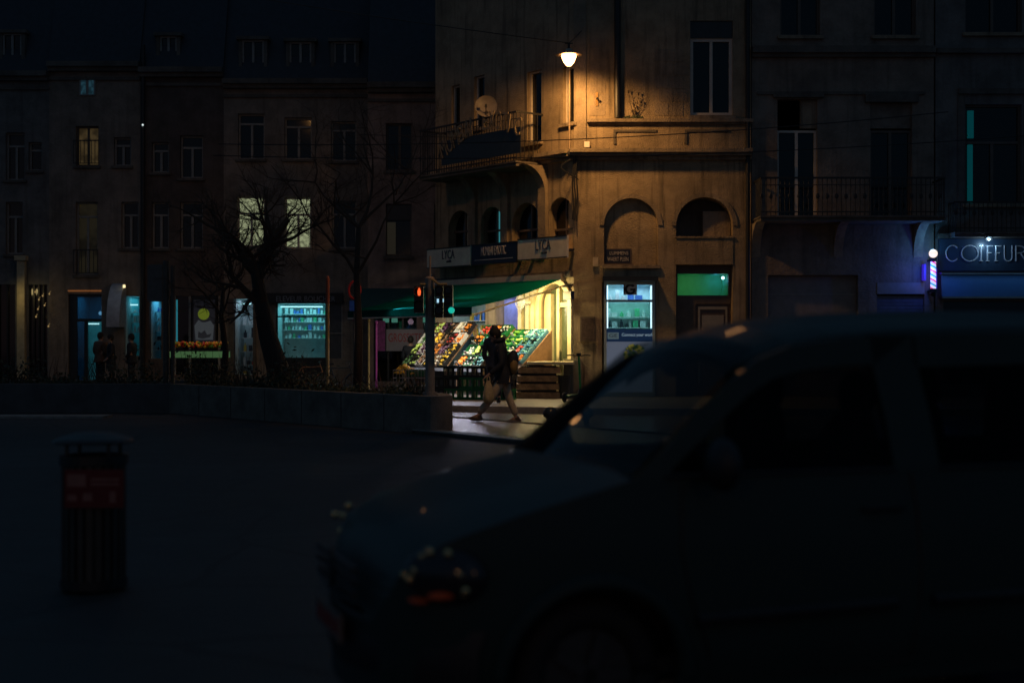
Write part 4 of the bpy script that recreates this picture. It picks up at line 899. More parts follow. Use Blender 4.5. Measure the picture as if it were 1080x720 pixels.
def row_house(label, px0, px1, Y, eave, wins, shops, wallm, dormers=(), name='town_house', roofm=None, trim=None, cornice=True):
    X0 = XX(px0,Y); W = XX(px1,Y)-X0; ze = ZZ(eave,Y)
    o = thing(name, label, 'building', (X0, Y, 0))
    fx_ = lambda px: XX(px,Y)-X0; fz_ = lambda py: ZZ(py,Y)
    ops_ = []
    for w_ in wins: ops_.append((fx_(w_[0]), fx_(w_[1]), fz_(w_[3]), fz_(w_[2]), False, .25))
    sops = [(fx_(s[0]), fx_(s[1]), max(.15, fz_(s[3])), fz_(s[2]), False, .2) for s in shops]
    m = MB(); facade(m, 0, W, 0, ze, ops_+sops); m.build('wall', wallm, o, weld=True)
    m = MB(); m.quad((0,.01,0),(0,8,0),(0,8,ze),(0,.01,ze)); m.quad((W,.01,0),(W,8,0),(W,8,ze),(W,.01,ze)); m.quad((0,8,0),(W,8,0),(W,8,ze),(0,8,ze)); m.build('rear_wall', WALL_GREY, o)
    m = MB(); m.add([(0,-.1,ze+.12),(W,-.1,ze+.12),(W,1.2,ze+4.2),(0,1.2,ze+4.2),(0,8,ze+4.4),(W,8,ze+4.4),(0,8,ze+.02),(W,8,ze+.02)], [(0,1,2,3),(3,2,5,4),(4,5,7,6),(0,3,4,6),(1,7,5,2)]); rf = m.build('roof', roofm or SLATE, o)
    if cornice:
        m = MB(); m.box(0,W,-.35,-.002,ze-.06,ze+.12).box(0,W,-.22,-.002,ze-.2,ze-.061).box(0,W,-.08,-.002,ze-.5,ze-.4); m.build('cornice', trim or STONE_DARK, o)
    for (d0, d1, dt, db) in dormers:
        xa, xb, za, zb = fx_(d0), fx_(d1), fz_(db), fz_(dt)
        m = MB(); m.box(xa-.12,xb+.12,.05,1.4,za-.1,za).box(xa-.12,xa,.05,1.4,za,zb).box(xb,xb+.12,.05,1.4,za,zb).box(xa-.2,xb+.2,-.05,1.5,zb,zb+.12); d_ = m.build('dormer', STONE_DARK, o)
        f_ = MB(); xm = (xa+xb)/2; f_.box(xa,xa+.06,.1,.16,za,zb).box(xb-.06,xb,.1,.16,za,zb).box(xm-.04,xm+.04,.1,.16,za,zb).box(xa+.06,xm-.04,.1,.16,zb-.06,zb).box(xm+.04,xb-.06,.1,.16,zb-.06,zb); f_.build('window_frame', GREYF, d_)
        p_ = MB(); p_.box(xa,xb,.17,.18,za,zb); p_.build('pane', DARKGLASS, d_)
    for w_, o_ in zip(wins, ops_):
        kw = dict(w_[4]) if len(w_) > 4 else {}
        window(o, o_[0], o_[1], o_[2], o_[3], sm=trim or STONE_DARK, **kw)
    return o, fx_, fz_, sops
h1 = row_house('narrow dim house at the left edge with a pale pilaster', -75, 52, YL, 80,
   [(-30,-8,140,185),(6,26,140,190),(6,24,213,268),(30,44,150,180,dict(mullions=0))], [(-20,16,300,400),(30,50,300,400)], WALL_GREY, dormers=((2,22,35,65),))
o, f_, z_, s_ = h1
m = MB(); m.box(f_(20),f_(28),-.22,-.002,.15,z_(275)).box(f_(18),f_(30),-.3,-.002,z_(275),z_(270)); m.build('pilaster', mat('pale_pilaster',(.5,.42,.26),.7), o)
for s1 in s_:
    m = MB(); m.box(s1[0],s1[1],.15,.19,s1[2],s1[3]); q = m.build('shop_window', DARKGLASS, o)
    m = MB(); n = 4
    for k in range(n+1): x_ = s1[0]+(s1[1]-s1[0])*k/n; m.box(x_-.03,x_+.03,.08,.14,s1[2],s1[3])
    m.build('shop_frame', BLACK, q)
area('doorway_glow', (XX(14,49.2), 49.0, 3.4), (.6,.7,-1), .3, .3, 2.2, (1,.75,.3))
h2 = row_house('town house with a warm lit upper window and a teal shop door', 52, 148, YL, 70,
   [(80,104,133,175,dict(pane=LIT_WARM,fm=BROWNF,rail=True,transom=0,label='warm lit window with a small railing')),(80,103,213,290,dict(pane=LIT_DIM,fm=GREYF,rail=True,transom=.8,label='tall dim lit window with balustrade')),(120,138,145,175),(128,146,213,262)],
   [(72,107,310,402),(131,147,312,375)], WALL_BROWN, dormers=())
o, f_, z_, s_ = h2
m = MB(); xa, xb = f_(84), f_(101); m.box(xa-.12,xb+.12,-.01,1.0,z_(101)-.1,z_(101)).box(xa-.12,xa,-.01,1.0,z_(101),z_(82)).box(xb,xb+.12,-.01,1.0,z_(101),z_(82)).box(xa-.2,xb+.2,-.05,1.1,z_(82),z_(82)+.12)
# the small attic window sits in the upper wall, below the eave
q = MB(); q.box(xa,xb,-.05,-.003,z_(101),z_(82)); q2 = q.build('attic_window', GREYF, o)
q = MB(); q.box(xa+.06,(xa+xb)/2-.05,-.056,-.051,z_(100),z_(84)).box((xa+xb)/2+.05,xb-.06,-.056,-.051,z_(100),z_(84)); q.build('pane', LIT_BLUE, q2)
TL = (.06,.62,.85)
for s1, gs in zip(s_, (21, 22)):
    room(o, s1[0], s1[1], s1[2], s1[3], .2, 2.6, TEALW)
    area('shop_teal_light', (o.location.x+(s1[0]+s1[1])/2, YL+1.3, s1[3]-.04), (0,0,-1), (s1[1]-s1[0])*.8, 1.2, 4.2 if gs == 21 else 2.6, TL)
s1 = s_[0]
m = MB(); m.box(s1[0],s1[0]+.28,.1,.19,s1[2],s1[3]).box(s1[0]+.28,s1[1],.1,.19,z_(339),z_(336)).box(s1[0]+.28,s1[1],.1,.19,z_(313),s1[3]).box(f_(88),f_(91.5),.1,.19,s1[2],z_(339)); m.build('door_frame', DARKPAINT, o)
m = MB(); m.box(s1[0]+.28,s1[1],.14,.15,z_(336),z_(313)).box(s1[0]+.28,f_(88),.14,.15,s1[2],z_(339)); m.build('shop_glazing', glass('blue_tint_glass', (.28,.4,.55)), o)
m = MB(); m.box(s1[0],s1[1],-.03,-.004,z_(307.4),z_(306)); m.build('light_strip', emit('orange_strip', (.20,.07,.02), .8), o)
goods(o, f_(93), s1[1]-.1, .9, 2.2, 2.4, 3, WHITEPL, [GD[0],GD[1],GD[0]], seed=31, dens=.2)
m = MB(); m.cyl((f_(101),.9,z_(326)),(f_(101),.9,z_(322)),.06); m.sph((f_(102.5),.4,z_(330)),.07); m.build('pendant_lamp', emit('pendant', (.6,.9,.8), 1.5), o)
goods(o, f_(131)+.02, f_(147)-.02, z_(350), z_(318), 1.2, 3, WHITEPL, [GD[0],GD[4],GD[0]], seed=32, dens=.2)
# rounded side awning lit by a spot
da = thing('curved_awning', 'pale curved awning beside the teal shop doorway', 'awning', (XX(124,49.6), 49.9, 0))
m = MB()
for i in range(10):
    t0, t1 = PI/2*i/10, PI/2*(i+1)/10
    P0 = (-.9*math.sin(t0), ZZ(345,50)+ (ZZ(299,50)-ZZ(345,50))*math.cos(t0)); P1 = (-.9*math.sin(t1), ZZ(345,50)+(ZZ(299,50)-ZZ(345,50))*math.cos(t1))
    m.quad((-.22,P0[0],P0[1]),(.22,P0[0],P0[1]),(.22,P1[0],P1[1]),(-.22,P1[0],P1[1]))
pr = [(-.9*math.sin(PI/2*i/10), ZZ(345,50)+(ZZ(299,50)-ZZ(345,50))*math.cos(PI/2*i/10)) for i in range(11)]
m.prism([(0,ZZ(345,50))]+pr, -.225, -.221, axis='x'); m.prism([(0,ZZ(345,50))]+pr, .221, .225, axis='x'); m.build('canvas', mat('grey_canvas', (.35,.38,.42), .7), da, weld=True)
m = MB(); m.box(.24,.3,-.5,-.4,ZZ(304,50),ZZ(301,50)); m.build('spot', emit('spot_lamp', (1,.8,.4), 1.5), da)
point('awning_spot', (XX(125,49), 48.6, ZZ(306,50)), .8, (.8,.9,1), .05)
h3 = row_house('plain dark house with a greengrocer counter in front', 148, 236, YL, 76,
   [(160,178,150,182),(190,214,143,188),(190,214,213,262),(160,178,213,262)], [(158,170,315,378),(176,240,312,395)], WALL_BRICK, dormers=((168,186,38,66),))
o, f_, z_, s_ = h3
m = MB(); m.cyl((f_(152),-.12,.15),(f_(152),-.12,12),.07); m.build('downpipe', BLACK, o)
m = MB(); m.sph((f_(152.5),-.25,z_(133)),.035); m.build('signal_lamp', emit('tiny_white', (.6,.7,.7), 1.2), o)
s1 = s_[0]; room(o, s1[0], s1[1], s1[2], s1[3], .2, 1.6, TEALW); area('shop_teal_light', (o.location.x+(s1[0]+s1[1])/2, YL+.9, s1[3]-.04), (0,0,-1), .3, .8, 2.2, (.12,.6,1))
goods(o, s1[0]+.02, s1[1]-.02, s1[2]+.3, s1[3]-.1, 1.0, 5, WHITEPL, [GD[0],GD[4],GD[2]], seed=33, dens=.14)
s1 = s_[1]; m = MB(); m.box(s1[0],s1[1]-.15,.12,.16,s1[2],s1[3]); q = m.build('shop_window', DARKGLASS, o)
m = MB(); 
for px in (177,184,200,231): m.box(f_(px)-.04,f_(px)+.04,.03,.11,s1[2],s1[3])
m.build('shop_frame', GREYF, q)
m = MB(); m.box(f_(184.5),f_(186.5),.09,.118,z_(360),z_(316)); m.build('teal_gap', emit('teal_slit', (.02,.2,.26), .7), q)
po = thing('poster_case', 'dark poster case showing a green ball above a grey figure', 'poster', (XX(215.5,49.7), 49.75, ZZ(362,49.7)))
m = MB(); m.box(-.42,.42,-.06,.0,0,1.6); m.build('case', BLACK, po)
m = MB(); m.box(-.37,.37,-.066,-.061,.05,1.52); m.build('poster', emit('poster_backlight', (.006,.006,.008), 1), po)
m = MB(); m.cyl((-.02,-.067,1.02),(-.02,-.075,1.02),.2,n=20); m.build('green_ball', emit('poster_green', (.09,.12,.01), .8), po)
m = MB(); m.prism([(-.3,.12),(.3,.12),(.34,.62),(.22,.8),(.05,.74),(-.08,.74),(-.2,.82),(-.34,.62)], -.075,-.067); m.build('grey_figure', emit('poster_grey', (.035,.04,.045), .8), po)
m = MB(); m.prism([(-.22,.2),(-.05,.16),(.2,.22),(.26,.34),(.1,.3),(.02,.46),(-.1,.36),(-.2,.42)], -.08,-.076)
m.build('figure_pattern', emit('poster_dark', (.015,.016,.02), .5), po)  # dark printed pattern on the grey figure
gc = thing('market_counter', 'green lit market counter of mixed vegetables', 'market stall', (XX(211,47.8), 47.8, .14))
m = MB(); m.box(-.95,.95,-.3,.3,ZZ(377,47.8)-.14,ZZ(370.5,47.8)-.14); m.build('green_front', emit('green_cloth_glow', (.04,.09,.035), .9), gc)  # emission puts the lamplight into the green cloth
m = MB(); m.box(-.98,.98,-.33,.3,ZZ(370,47.8)-.14,ZZ(368.6,47.8)-.14)
for sx in (-.9,.9):
    m.box(sx-.03,sx+.03,-.2,-.15,0,ZZ(377,47.8)-.14)
m.build('table_top', BLACK, gc)
for kd, off in (('orange',0),('yellow',.5),('red',1),('green',1.5)):
    p = MB(); rr = random.Random(int(off*10))
    for i in range(38):
        x_ = rr.uniform(-.9,.9); p.sph((x_,rr.uniform(-.28,.1),ZZ(367.5,47.8)-.14+.06+rr.uniform(0,.14)),rr.uniform(.04,.06),(1,1,1),6,5)
    p.build('vegetables', FR[kd], gc)['kind'] = 'stuff'
area('counter_lamp', (XX(211,47.8), 47.4, 2.6), (0,.1,-1), 1.6, .1, 3.5, (1,.75,.4))
h4 = row_house('wide brown house with two lit windows over the butcher shop', 236, 388, YL, 88,
   [(251,279,120,168,dict(transom=.78)),(300,329,124,168,dict(transom=.78)),(349,376,128,170,dict(transom=.78,fm=GREYF)),
    (250,279,207,260,dict(pane=LIT_GREEN,fm=WHITEF,transom=.66,sill=False,label='lit window seen through bare branches, left one')),(300,328,208,262,dict(pane=LIT_GREEN,fm=WHITEF,transom=.66,sill=False,label='lit window seen through bare branches, right one')),(350,376,212,262)],
   [(247,267,315,395),(291,344,320,395),(346.5,361,320,378)], WALL_BROWN, dormers=((255,278,42,75),(305,328,44,76),(352,375,44,72)))
o, f_, z_, s_ = h4
for s1, pw, gs in zip(s_[:2], (3.0, 15), (41, 42)):
    room(o, s1[0], s1[1], s1[2], s1[3], .2, 2.0, TEALW)
    area('shop_teal_light', (o.location.x+(s1[0]+s1[1])/2, YL+.9, s1[3]-.04), (0,.1,-1), (s1[1]-s1[0])*.9, 1.2, pw, (.18,.75,.85) if gs == 42 else (.65,.75,1))
s1 = s_[1]; goods(o, s1[0]+.05, s1[1]-.05, 1.75, s1[3]-.05, 1.6, 4, WHITEPL, [GD[0],GD[0],GD[1],GD[4],GD[0]], seed=43, dens=.13)
m = MB(); m.box(s1[0],s1[1],.0,.12,z_(334.5),z_(333)).box(s1[0],s1[0]+.05,.1,.15,s1[2],s1[3]).box(s1[1]-.05,s1[1],.1,.15,s1[2],s1[3]).box(s1[0]+.05,s1[1]-.05,.1,.15,s1[2],s1[2]+.6); m.build('shop_frame', BLACK, o)
m = MB(); m.box(s1[0]+.05,s1[1]-.05,.12,.13,s1[2]+.6,z_(334.5)); m.build('shop_glass', CLEAR, o)
s1 = s_[0]; goods(o, s1[0]+.05, s1[1]-.05, .3, s1[3]-.4, 1.4, 5, WHITEPL, [GD[0],GD[3],GD[2],GD[5]], seed=44, dens=.16)
m = MB(); m.box(s1[0]-.2,s1[0],-.06,.1,.15,s1[3]).box(s1[1],s1[1]+.1,-.06,.1,.15,s1[3]); m.build('door_frame', POLE, o)
s1 = s_[2]; m = MB(); m.box(s1[0],s1[1],.05,.1,s1[2],s1[3]); q = m.build('side_panel', mat('side_panel', (.06,.07,.08), .3), o)
m = MB(); m.box(s1[0],s1[0]+.03,.0,.05,s1[2],s1[3]).box(s1[1]-.03,s1[1],.0,.05,s1[2],s1[3]).box(s1[0]+.03,s1[1]-.03,.0,.05,z_(352),z_(351)); m.build('panel_frame', GREYF, q)
m = MB(); m.box(f_(268),f_(362),-.12,-.002,z_(319.6),z_(309)); q = m.build('fascia', mat('black_fascia',(.012,.013,.015),.4), o)
text('ELEVEUR BOUCHER', XX(354,YL)-XX(292,YL), .19, mat('dim_letters', (.3,.3,.32), .5), q, (f_(292),-.125,z_(318)), name='lettering')
h5 = row_house('plain rose rendered house left of the corner building', 388, 492, 47.5, 92,
   [(407,435,130,180,dict(transom=.0,fm=BROWNF)),(407,434,215,270,dict(transom=0,mullions=0,fm=BROWNF,box_=0,label='dark window with one pale curtain')),(459,470,132,182,dict(mullions=0,transom=0,fm=BROWNF)),(458,469,215,270,dict(mullions=0,transom=0,fm=BROWNF))],
   [(394,440,332,402),(446,470,332,402)], WALL_ROSE)
o, f_, z_, s_ = h5
m = MB(); m.box(f_(408),f_(417),.14,.158,z_(268),z_(234)); m.build('curtain', emit('dim_lit_curtain', (.014,.012,.008), .8), o)
m = MB(); m.box(f_(408),f_(433.5),.1,.15,z_(232),z_(216)); m.build('roller_blind', DARKPAINT, o)
for s1 in s_:
    room(o, s1[0], s1[1], s1[2], s1[3], .2, 2.0, RM)
    m = MB(); m.box(s1[0]+.02,s1[1]-.02,.14,.15,s1[2],s1[3]); m.build('shop_glass', glass('smoky_glass', (.35,.4,.4)), o)
    m = MB()
    for x_ in (s1[0], (s1[0]*2+s1[1])/3, (s1[0]+2*s1[1])/3, s1[1]): m.box(x_-.03,x_+.03,.06,.13,s1[2],s1[3])
    m.build('shop_frame', BLACK, o)
    goods(o, s1[0]+.05, s1[1]-.05, 1.4, s1[3]-.1, 1.6, 3, WHITEPL, [GD[1],GD[4],GD[2]], seed=51, dens=.2)
    area('shop_dim_light', (o.location.x+(s1[0]+s1[1])/2, 48.6, s1[3]-.05), (0,0,-1), 1, .3, 1.0, (.4,.9,.9))
PGL = emit('pale_green_lights', (.05,.20,.15), .6)
for px in (407,416,447): m = MB(); m.box(f_(px)-.1,f_(px)+.1,.03,.06,z_(340),z_(334)); m.build('window_light', PGL, o)
aw2 = thing('shop_awning', 'dark awning with a pale front bar left of the traffic light', 'awning', (XX(372,45), 47.4, 0))
wd = XX(470,45)-XX(372,45); zt, zb_ = ZZ(303,46.5), ZZ(327,45)
m = MB(); m.quad((0,-.02,zt),(wd,-.02,zt),(wd,-2.4,zb_),(0,-2.4,zb_)); m.quad((0,-.02,zt-.03),(wd,-.02,zt-.03),(wd,-2.4,zb_-.03),(0,-2.4,zb_-.03)); m.build('canvas', AWND, aw2)
m = MB(); m.box(0,wd,-2.46,-2.38,zb_-.14,zb_-.03); m.build('front_bar', mat('tan_bar', (.42,.30,.15), .5), aw2)
m = MB(); m.cyl((.1,-.05,2.0),(.1,-2.35,zb_-.08),.025).cyl((wd-.1,-.05,2.0),(wd-.1,-2.35,zb_-.08),.025); m.build('arm', BLACK, aw2)
gs = thing('wholesale_poster', 'white poster with red GROSSISTE lettering in the shop window', 'poster', (XX(427,47.2), 47.3, ZZ(370,47.3)))
m = MB(); m.box(-.62,.62,-.02,0,0,.72); m.build('sheet', mat('poster_paper', (.38,.36,.36), .6, var=.1), gs)
m = MB(); m.box(-.66,-.62,-.03,.02,0,.72).box(.62,.66,-.03,.02,0,.72); m.build('batten', BLACK, gs)
text('GROSSISTE', 1.1, .28, RED, gs, (-.55,-.025,.3), name='lettering', ext=.002)
point('poster_light', (XX(425,45.6), 46.2, 2.3), 1.6, (.9,.6,.8), .1)
mg = MB(); mg.box(-.16,.16,-.02,0,0,1.0); q = mg.build('magenta_notice', mat('magenta_notice',(.35,.05,.25),.5,var=.6,scale=12)); q.location = (XX(401,47.2),47.3,ZZ(370,47.3)); tag(q, 'tall magenta notice in the window left of the wholesale poster', 'notice')

for i, (px, py) in enumerate(((37,308),(41,316),(45,312),(40,326),(47,322),(52,310),(51,344),(38,334))):
    m = MB(); m.sph((0,0,0),.03); m.cyl((0,0,.03),(0,.15,.1),.006,n=4); q = m.build('fairy_light', emit('fairy_bulb', (.55,.36,.14), .5) if i == 0 else bpy.data.materials['fairy_bulb']); q.location = at(px,py,49.6)
    tag(q, 'small warm bulb of the left light string, ' + ['topmost, on the left','just below the topmost one','top middle','left end of the middle row','right end of the middle row','upper right, nearest the doorway','lowest one of all','lower left, above the lowest'][i], 'light bulb', 'string of small bulbs at the left')
for px0, px1, py, Y in ((93,104,342,51.0),(133,145,322,50.8),(249,265,321,50.8),(296,340,324,50.6)):
    m = MB(); m.box(XX(px0,Y),XX(px1,Y),Y,Y+.08,ZZ(py,Y),ZZ(py,Y)+.04); q = m.build('tube_lamp', emit('shop_tube', (.45,.85,.9), 1.2) if px0 == 93 else bpy.data.materials['shop_tube'])
    tag(q, {93:'white tube lamp above the teal doorway counter',133:'short tube lamp in the narrow teal window',249:'short tube lamp inside the second teal doorway',296:'long tube lamp over the butcher shop shelves'}[px0], 'lamp', 'tube lamps in the shops')
row_house('dark house beyond the hairdresser, right of the frame', 1152, 1560, 38, -95, [(1180,1220,40,120),(1260,1300,40,120),(1340,1380,40,120),(1180,1220,160,240),(1260,1300,160,240),(1340,1380,160,240)], [(1190,1280,300,415),(1320,1400,300,415)], WALL_BROWN)
# ================================================================ PLANTER, TREES, HEDGES
pl = thing('planter', 'long low concrete planter wall across the square', 'planter', (-7.76, 32.2, 0))
V = lambda x, y: (x+7.76, y-32.2)
out = [V(-7.76,32.2), V(-1.42,24.75), V(-1.05,25.2), V(-1.2,26.4), V(-7.6,35.6), V(-22,35.6), V(-22,32.2)]
inn = [V(-7.66,32.45), V(-1.55,25.3), V(-1.3,25.4), V(-1.45,26.3), V(-7.7,35.35), V(-21.8,35.35), V(-21.8,32.45)]
n = len(out); H = .66
m = MB()
for i in range(0, 5):
    j = (i+1) % n; a_, b_, c_, d_ = out[i], out[j], inn[j], inn[i]
    m.prism([a_, b_, c_, d_], 0.002, H, axis='z')
m.build('wall', CONCRETE, pl)
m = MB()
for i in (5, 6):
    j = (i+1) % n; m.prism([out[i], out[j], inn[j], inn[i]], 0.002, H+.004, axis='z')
m.build('shaded_wall', CONCRETE_SHADED, pl)
m = MB(); m.add([(x,y,H-.08) for x,y in inn], [tuple(range(n))]); m.build('soil', SOIL, pl)
m = MB(); p0, p1 = Vector((*out[0],0)), Vector((*out[1],0)); d_ = (p1-p0).normalized(); nn = Vector((d_.y,-d_.x,0))
for k in range(1,7): q = p0+(p1-p0)*k/7; m.box(-.008,.008,-.004,.004,.01,H-.01,Matrix.Translation(q-nn*-.0) @ Matrix.Rotation(math.atan2(d_.y,d_.x),4,'Z'))
m.build('joint', BLACK, pl)
def leafmass(name, label, pts, m_, seed, n, size, hh, cat='hedge', group=None, stems=8):
    rr = random.Random(seed); o = thing(name, label, cat, pts[0], 0, group); p0 = Vector(pts[0]); L_ = MB(); S = MB()
    segs = [Vector(p)-p0 for p in pts]
    for i in range(n):
        k = rr.randrange(len(segs)-1); q = segs[k].lerp(segs[k+1], rr.random()); h_ = hh*(0.6+.4*math.sin(q.x*2.3+seed)+.25*math.sin(q.x*7.1))
        c = q+Vector((rr.gauss(0,.14), rr.gauss(0,.16), abs(rr.gauss(0,.5))*h_))
        a_ = Vector((rr.gauss(0,1),rr.gauss(0,1),rr.gauss(0,1))).normalized(); b_ = a_.orthogonal().normalized(); s_ = size*rr.uniform(.5,1.3)
        L_.add([c-a_*s_, c+b_*s_*.45, c+a_*s_, c-b_*s_*.45], [(0,1,2,3)])
    for i in range(stems):
        k = rr.randrange(len(segs)-1); q = segs[k].lerp(segs[k+1], rr.random()); t_ = q+Vector((rr.gauss(0,.15),rr.gauss(0,.1),hh*rr.uniform(.7,1.5)))
        S.tube([q, q.lerp(t_,.5)+Vector((rr.gauss(0,.04),0,0)), t_], [.012,.008,.003], 4)
    L_.build('leaves', m_, o); S.build('stem', BARKL, o); return o
zs = H-.06
leafmass('hedge', 'low leafy hedge in the planter at the left edge', [(-15,33,zs),(-12.5,33.2,zs)], LEAF, 5, 1500, .06, 1.3, stems=30, group='hedges in the planter')
leafmass('hedge', 'low leafy hedge in the planter below the teal shops', [(-12.3,33.2,zs),(-8.2,33.0,zs)], LEAF, 6, 1700, .05, .55, stems=60, group='hedges in the planter')
leafmass('hedge', 'low leafy hedge in the planter around the bare tree', [(-7.6,33.3,zs),(-4.2,29.4,zs)], LEAF, 7, 2300, .05, .6, stems=90, group='hedges in the planter')
leafmass('hedge', 'low leafy hedge in the planter end by the traffic light', [(-4.1,29.2,zs),(-1.7,26.0,zs)], LEAF, 8, 1600, .045, .35, stems=40, group='hedges in the planter')
def tree(label, loc, trunk_pts, trunk_r, seed, levels, spread, length, m_=BARKL, n0=6, up=.3, bias=(0,0,0)):
    rr = random.Random(seed); o = thing('bare_tree', label, 'tree', loc, 0, 'bare trees in the planter')
    t = MB(); nT = len(trunk_pts); t.tube(trunk_pts, [trunk_r*(1-.55*i/(nT-1)) for i in range(nT)], 10); t.build('trunk', BARK, o, smooth=True)
    c = MB()
    def br(p, d, L_, r, lv):
        pts = [Vector(p)]; q = Vector(p); dd = Vector(d).normalized(); k = 4
        for i in range(k):
            dd = (dd+Vector((rr.gauss(0,.16),rr.gauss(0,.16),rr.gauss(0,.12)+.03))).normalized(); q = q+dd*L_/k; pts.append(q.copy())
        c.tube(pts, [r*(1-.6*i/k) for i in range(k+1)], 5 if lv < 2 else 3)
        if lv < levels:
            for s in range(rr.randint(3,4) if lv < levels-1 else 4):
                i = rr.randint(1,k); nd = (dd*.7+Vector((rr.gauss(0,spread),rr.gauss(0,spread),rr.gauss(0,spread*.7)+.1))+Vector(bias)*.2).normalized(); br(pts[i], nd, L_*rr.uniform(.55,.8), r*.5, lv+1)
    for i in range(n0):
        base = Vector(trunk_pts[-1]) if i < n0*.6 else Vector(trunk_pts[-2]); a_ = 2*PI*i/n0+rr.uniform(-.3,.3)
        br(base, (math.cos(a_)*spread*1.3, math.sin(a_)*spread*1.3, up+rr.uniform(0,.5)), length*rr.uniform(.8,1.15), trunk_r*.38, 0)
    c.build('crown', m_, o); return o
T1 = at(296,400,31.2)
tree('bare tree with a thick leaning trunk in front of the butcher shop', (T1.x, 31.2, zs), [(0.1,0,0),(-.12,0,.6),(-.3,.02,1.2),(-.42,.05,1.8),(-.55,.1,2.5)], .27, 21, 4, .62, 1.45, up=.3, n0=6)
T2 = at(376,400,29.6)
tree('tall slender bare tree between the butcher shop and traffic light', (T2.x, 29.8, zs), [(0,0,0),(.03,0,1.2),(-.02,0,2.4),(.02,0,3.4)], .1, 33, 4, .6, 1.5, up=.8, n0=6)
T3 = at(232,400,32.6)
tree('small bare tree left of the leaning one', (T3.x, 33.0, zs), [(0,0,0),(.05,0,.8),(-.05,0,1.6),(0,0,2.2)], .09, 44, 4, .6, 1.0, up=.4, n0=6)

# ================================================================ POLES AND SIGNALS
tp = thing('traffic_light', 'traffic light post with a red walking signal and green lamp', 'traffic light', (XX(453.5,25.5), 25.5, zs))
tz = lambda py: ZZ(py,25.5)-zs; tx = lambda px: XX(px,25.5)-XX(453.5,25.5)
m = MB(); m.cyl((0,0,0),(0,0,tz(294)),.085,n=16).cyl((0,0,0),(0,0,.12),.12,n=16); m.build('pole', mat('pale_signal_post', (.26,.23,.19), .4, var=.3), tp, smooth=False)
m = MB(); m.cyl((0,0,tz(294)),(0,0,tz(270)),.018).sph((0,0,tz(294)),.09,(1,1,.5)); m.build('mast_tip', mat('pale_pole', (.35,.25,.17), .5), tp)
m = MB(); m.tube([(0,0,tz(293)),(tx(458),-.1,tz(296)),(tx(463),-.12,tz(300)),(tx(472),-.12,tz(300))], .022, 6).cyl((0,0,tz(300)),(tx(443),-.1,tz(300)),.02).cyl((0,0,tz(333)),(tx(466),-.1,tz(333)),.02); m.build('bracket', POLEY, tp)
m = MB(); m.box(tx(437.5),tx(447),-.22,-.02,tz(330),tz(302)); s1 = m.build('pedestrian_signal', BLACK, tp)
m = MB(); m.cyl((tx(442.5),-.34,tz(308.2)),(tx(442.5),-.22,tz(308.2)),.082,.075,14,False); m.cyl((tx(442.5),-.34,tz(322)),(tx(442.5),-.22,tz(322)),.082,.075,14,False); m.build('hood', BLACK, s1)
m = MB(); xc = tx(443); zc = tz(308)
m.sph((xc,-.235,zc+.048),.017,(1,.4,1),8,6).prism([(xc-.026,zc+.03),(xc+.026,zc+.03),(xc+.03,zc-.02),(xc+.018,zc-.07),(xc-.018,zc-.07),(xc-.03,zc-.02)], -.24,-.226); m.build('red_man', emit('red_signal', (1.0,.13,.03), 1.3), s1)
for (xa, xb, nm_) in ((459.5,467.5,'l'), (468.5,478,'r')):
    m = MB(); m.box(tx(xa),tx(xb),-.2,.02,tz(335),tz(301)); s2 = m.build('signal_head', BLACK, tp)
    h_ = MB()
    for k in range(3): zc = tz(306.5+k*10.5); xc = tx((xa+xb)/2); h_.cyl((xc,-.3,zc),(xc,-.2,zc),.068,.062,14,False)
    h_.build('hood', BLACK, s2)
    for k in range(3): h_ = MB(); zc = tz(306.5+k*10.5); xc = tx((xa+xb)/2); h_.cyl((xc,-.215,zc),(xc,-.201,zc),.055,.055,14); h_.build('lens', DARKGLASS, s2)
m = MB(); m.cyl((tx(476.8),-.33,tz(327.5)),(tx(476.8),-.21,tz(327.5)),.055,.055,16); m.build('green_lens', emit('green_signal', (.01,.45,.34), 1.0), tp)
m = MB(); m.box(tx(461.5),tx(463.5),-.24,-.205,tz(319.5),tz(315.5)).box(tx(467.6),tx(468.6),-.21,-.2,tz(319),tz(315.5)); m.build('countdown_figure', emit('pale_blue_led', (.35,.6,.75), 1.3), tp)
sp2 = thing('sign_post', 'tall post with the grey back of a road sign, left side', 'sign post', (XX(177,33.5), 33.5, zs-.0))
m = MB(); m.cyl((-.04,0,0),(-.04,0,ZZ(275,33.5)-zs),.07); m.cyl((.12,0,0),(.12,0,ZZ(280,33.5)-zs),.05); m.build('post', POLE, sp2)
m = MB(); m.box(-.48,-.12,-.02,.0,ZZ(318,33.5)-zs,ZZ(279,33.5)-zs); m.build('sign_back', mat('sign_back_grey',(.12,.11,.10),.5), sp2, bevel=.008)
yp = thing('marker_post', 'thin ochre post in front of the butcher shop window', 'post', (XX(345.5,36.5), 36.5, .002))
m = MB(); m.cyl((0,0,0),(0,0,ZZ(294,36.5)),.045); m.build('pole', POLEY, yp)
m = MB(); m.sph((0,0,ZZ(294,36.5)),.05,(1,1,1.5)).cyl((0,0,ZZ(320,36.5)),(0,0,ZZ(294,36.5)),.05); m.build('cap', mat('rust_paint',(.3,.08,.04),.6), yp)
ns = thing('parking_sign', 'narrow road sign, red rim above a small blue plate', 'road sign', (XX(374,39), 39, .002))
m = MB(); m.cyl((0,.03,0),(0,.03,ZZ(297,39)),.035); m.build('post', POLE, ns)
m = MB(); m.tube([(.16*math.cos(2*PI*i/20),0,ZZ(306,39)+.24*math.sin(2*PI*i/20)) for i in range(21)], .03, 6); m.build('rim', RED, ns)
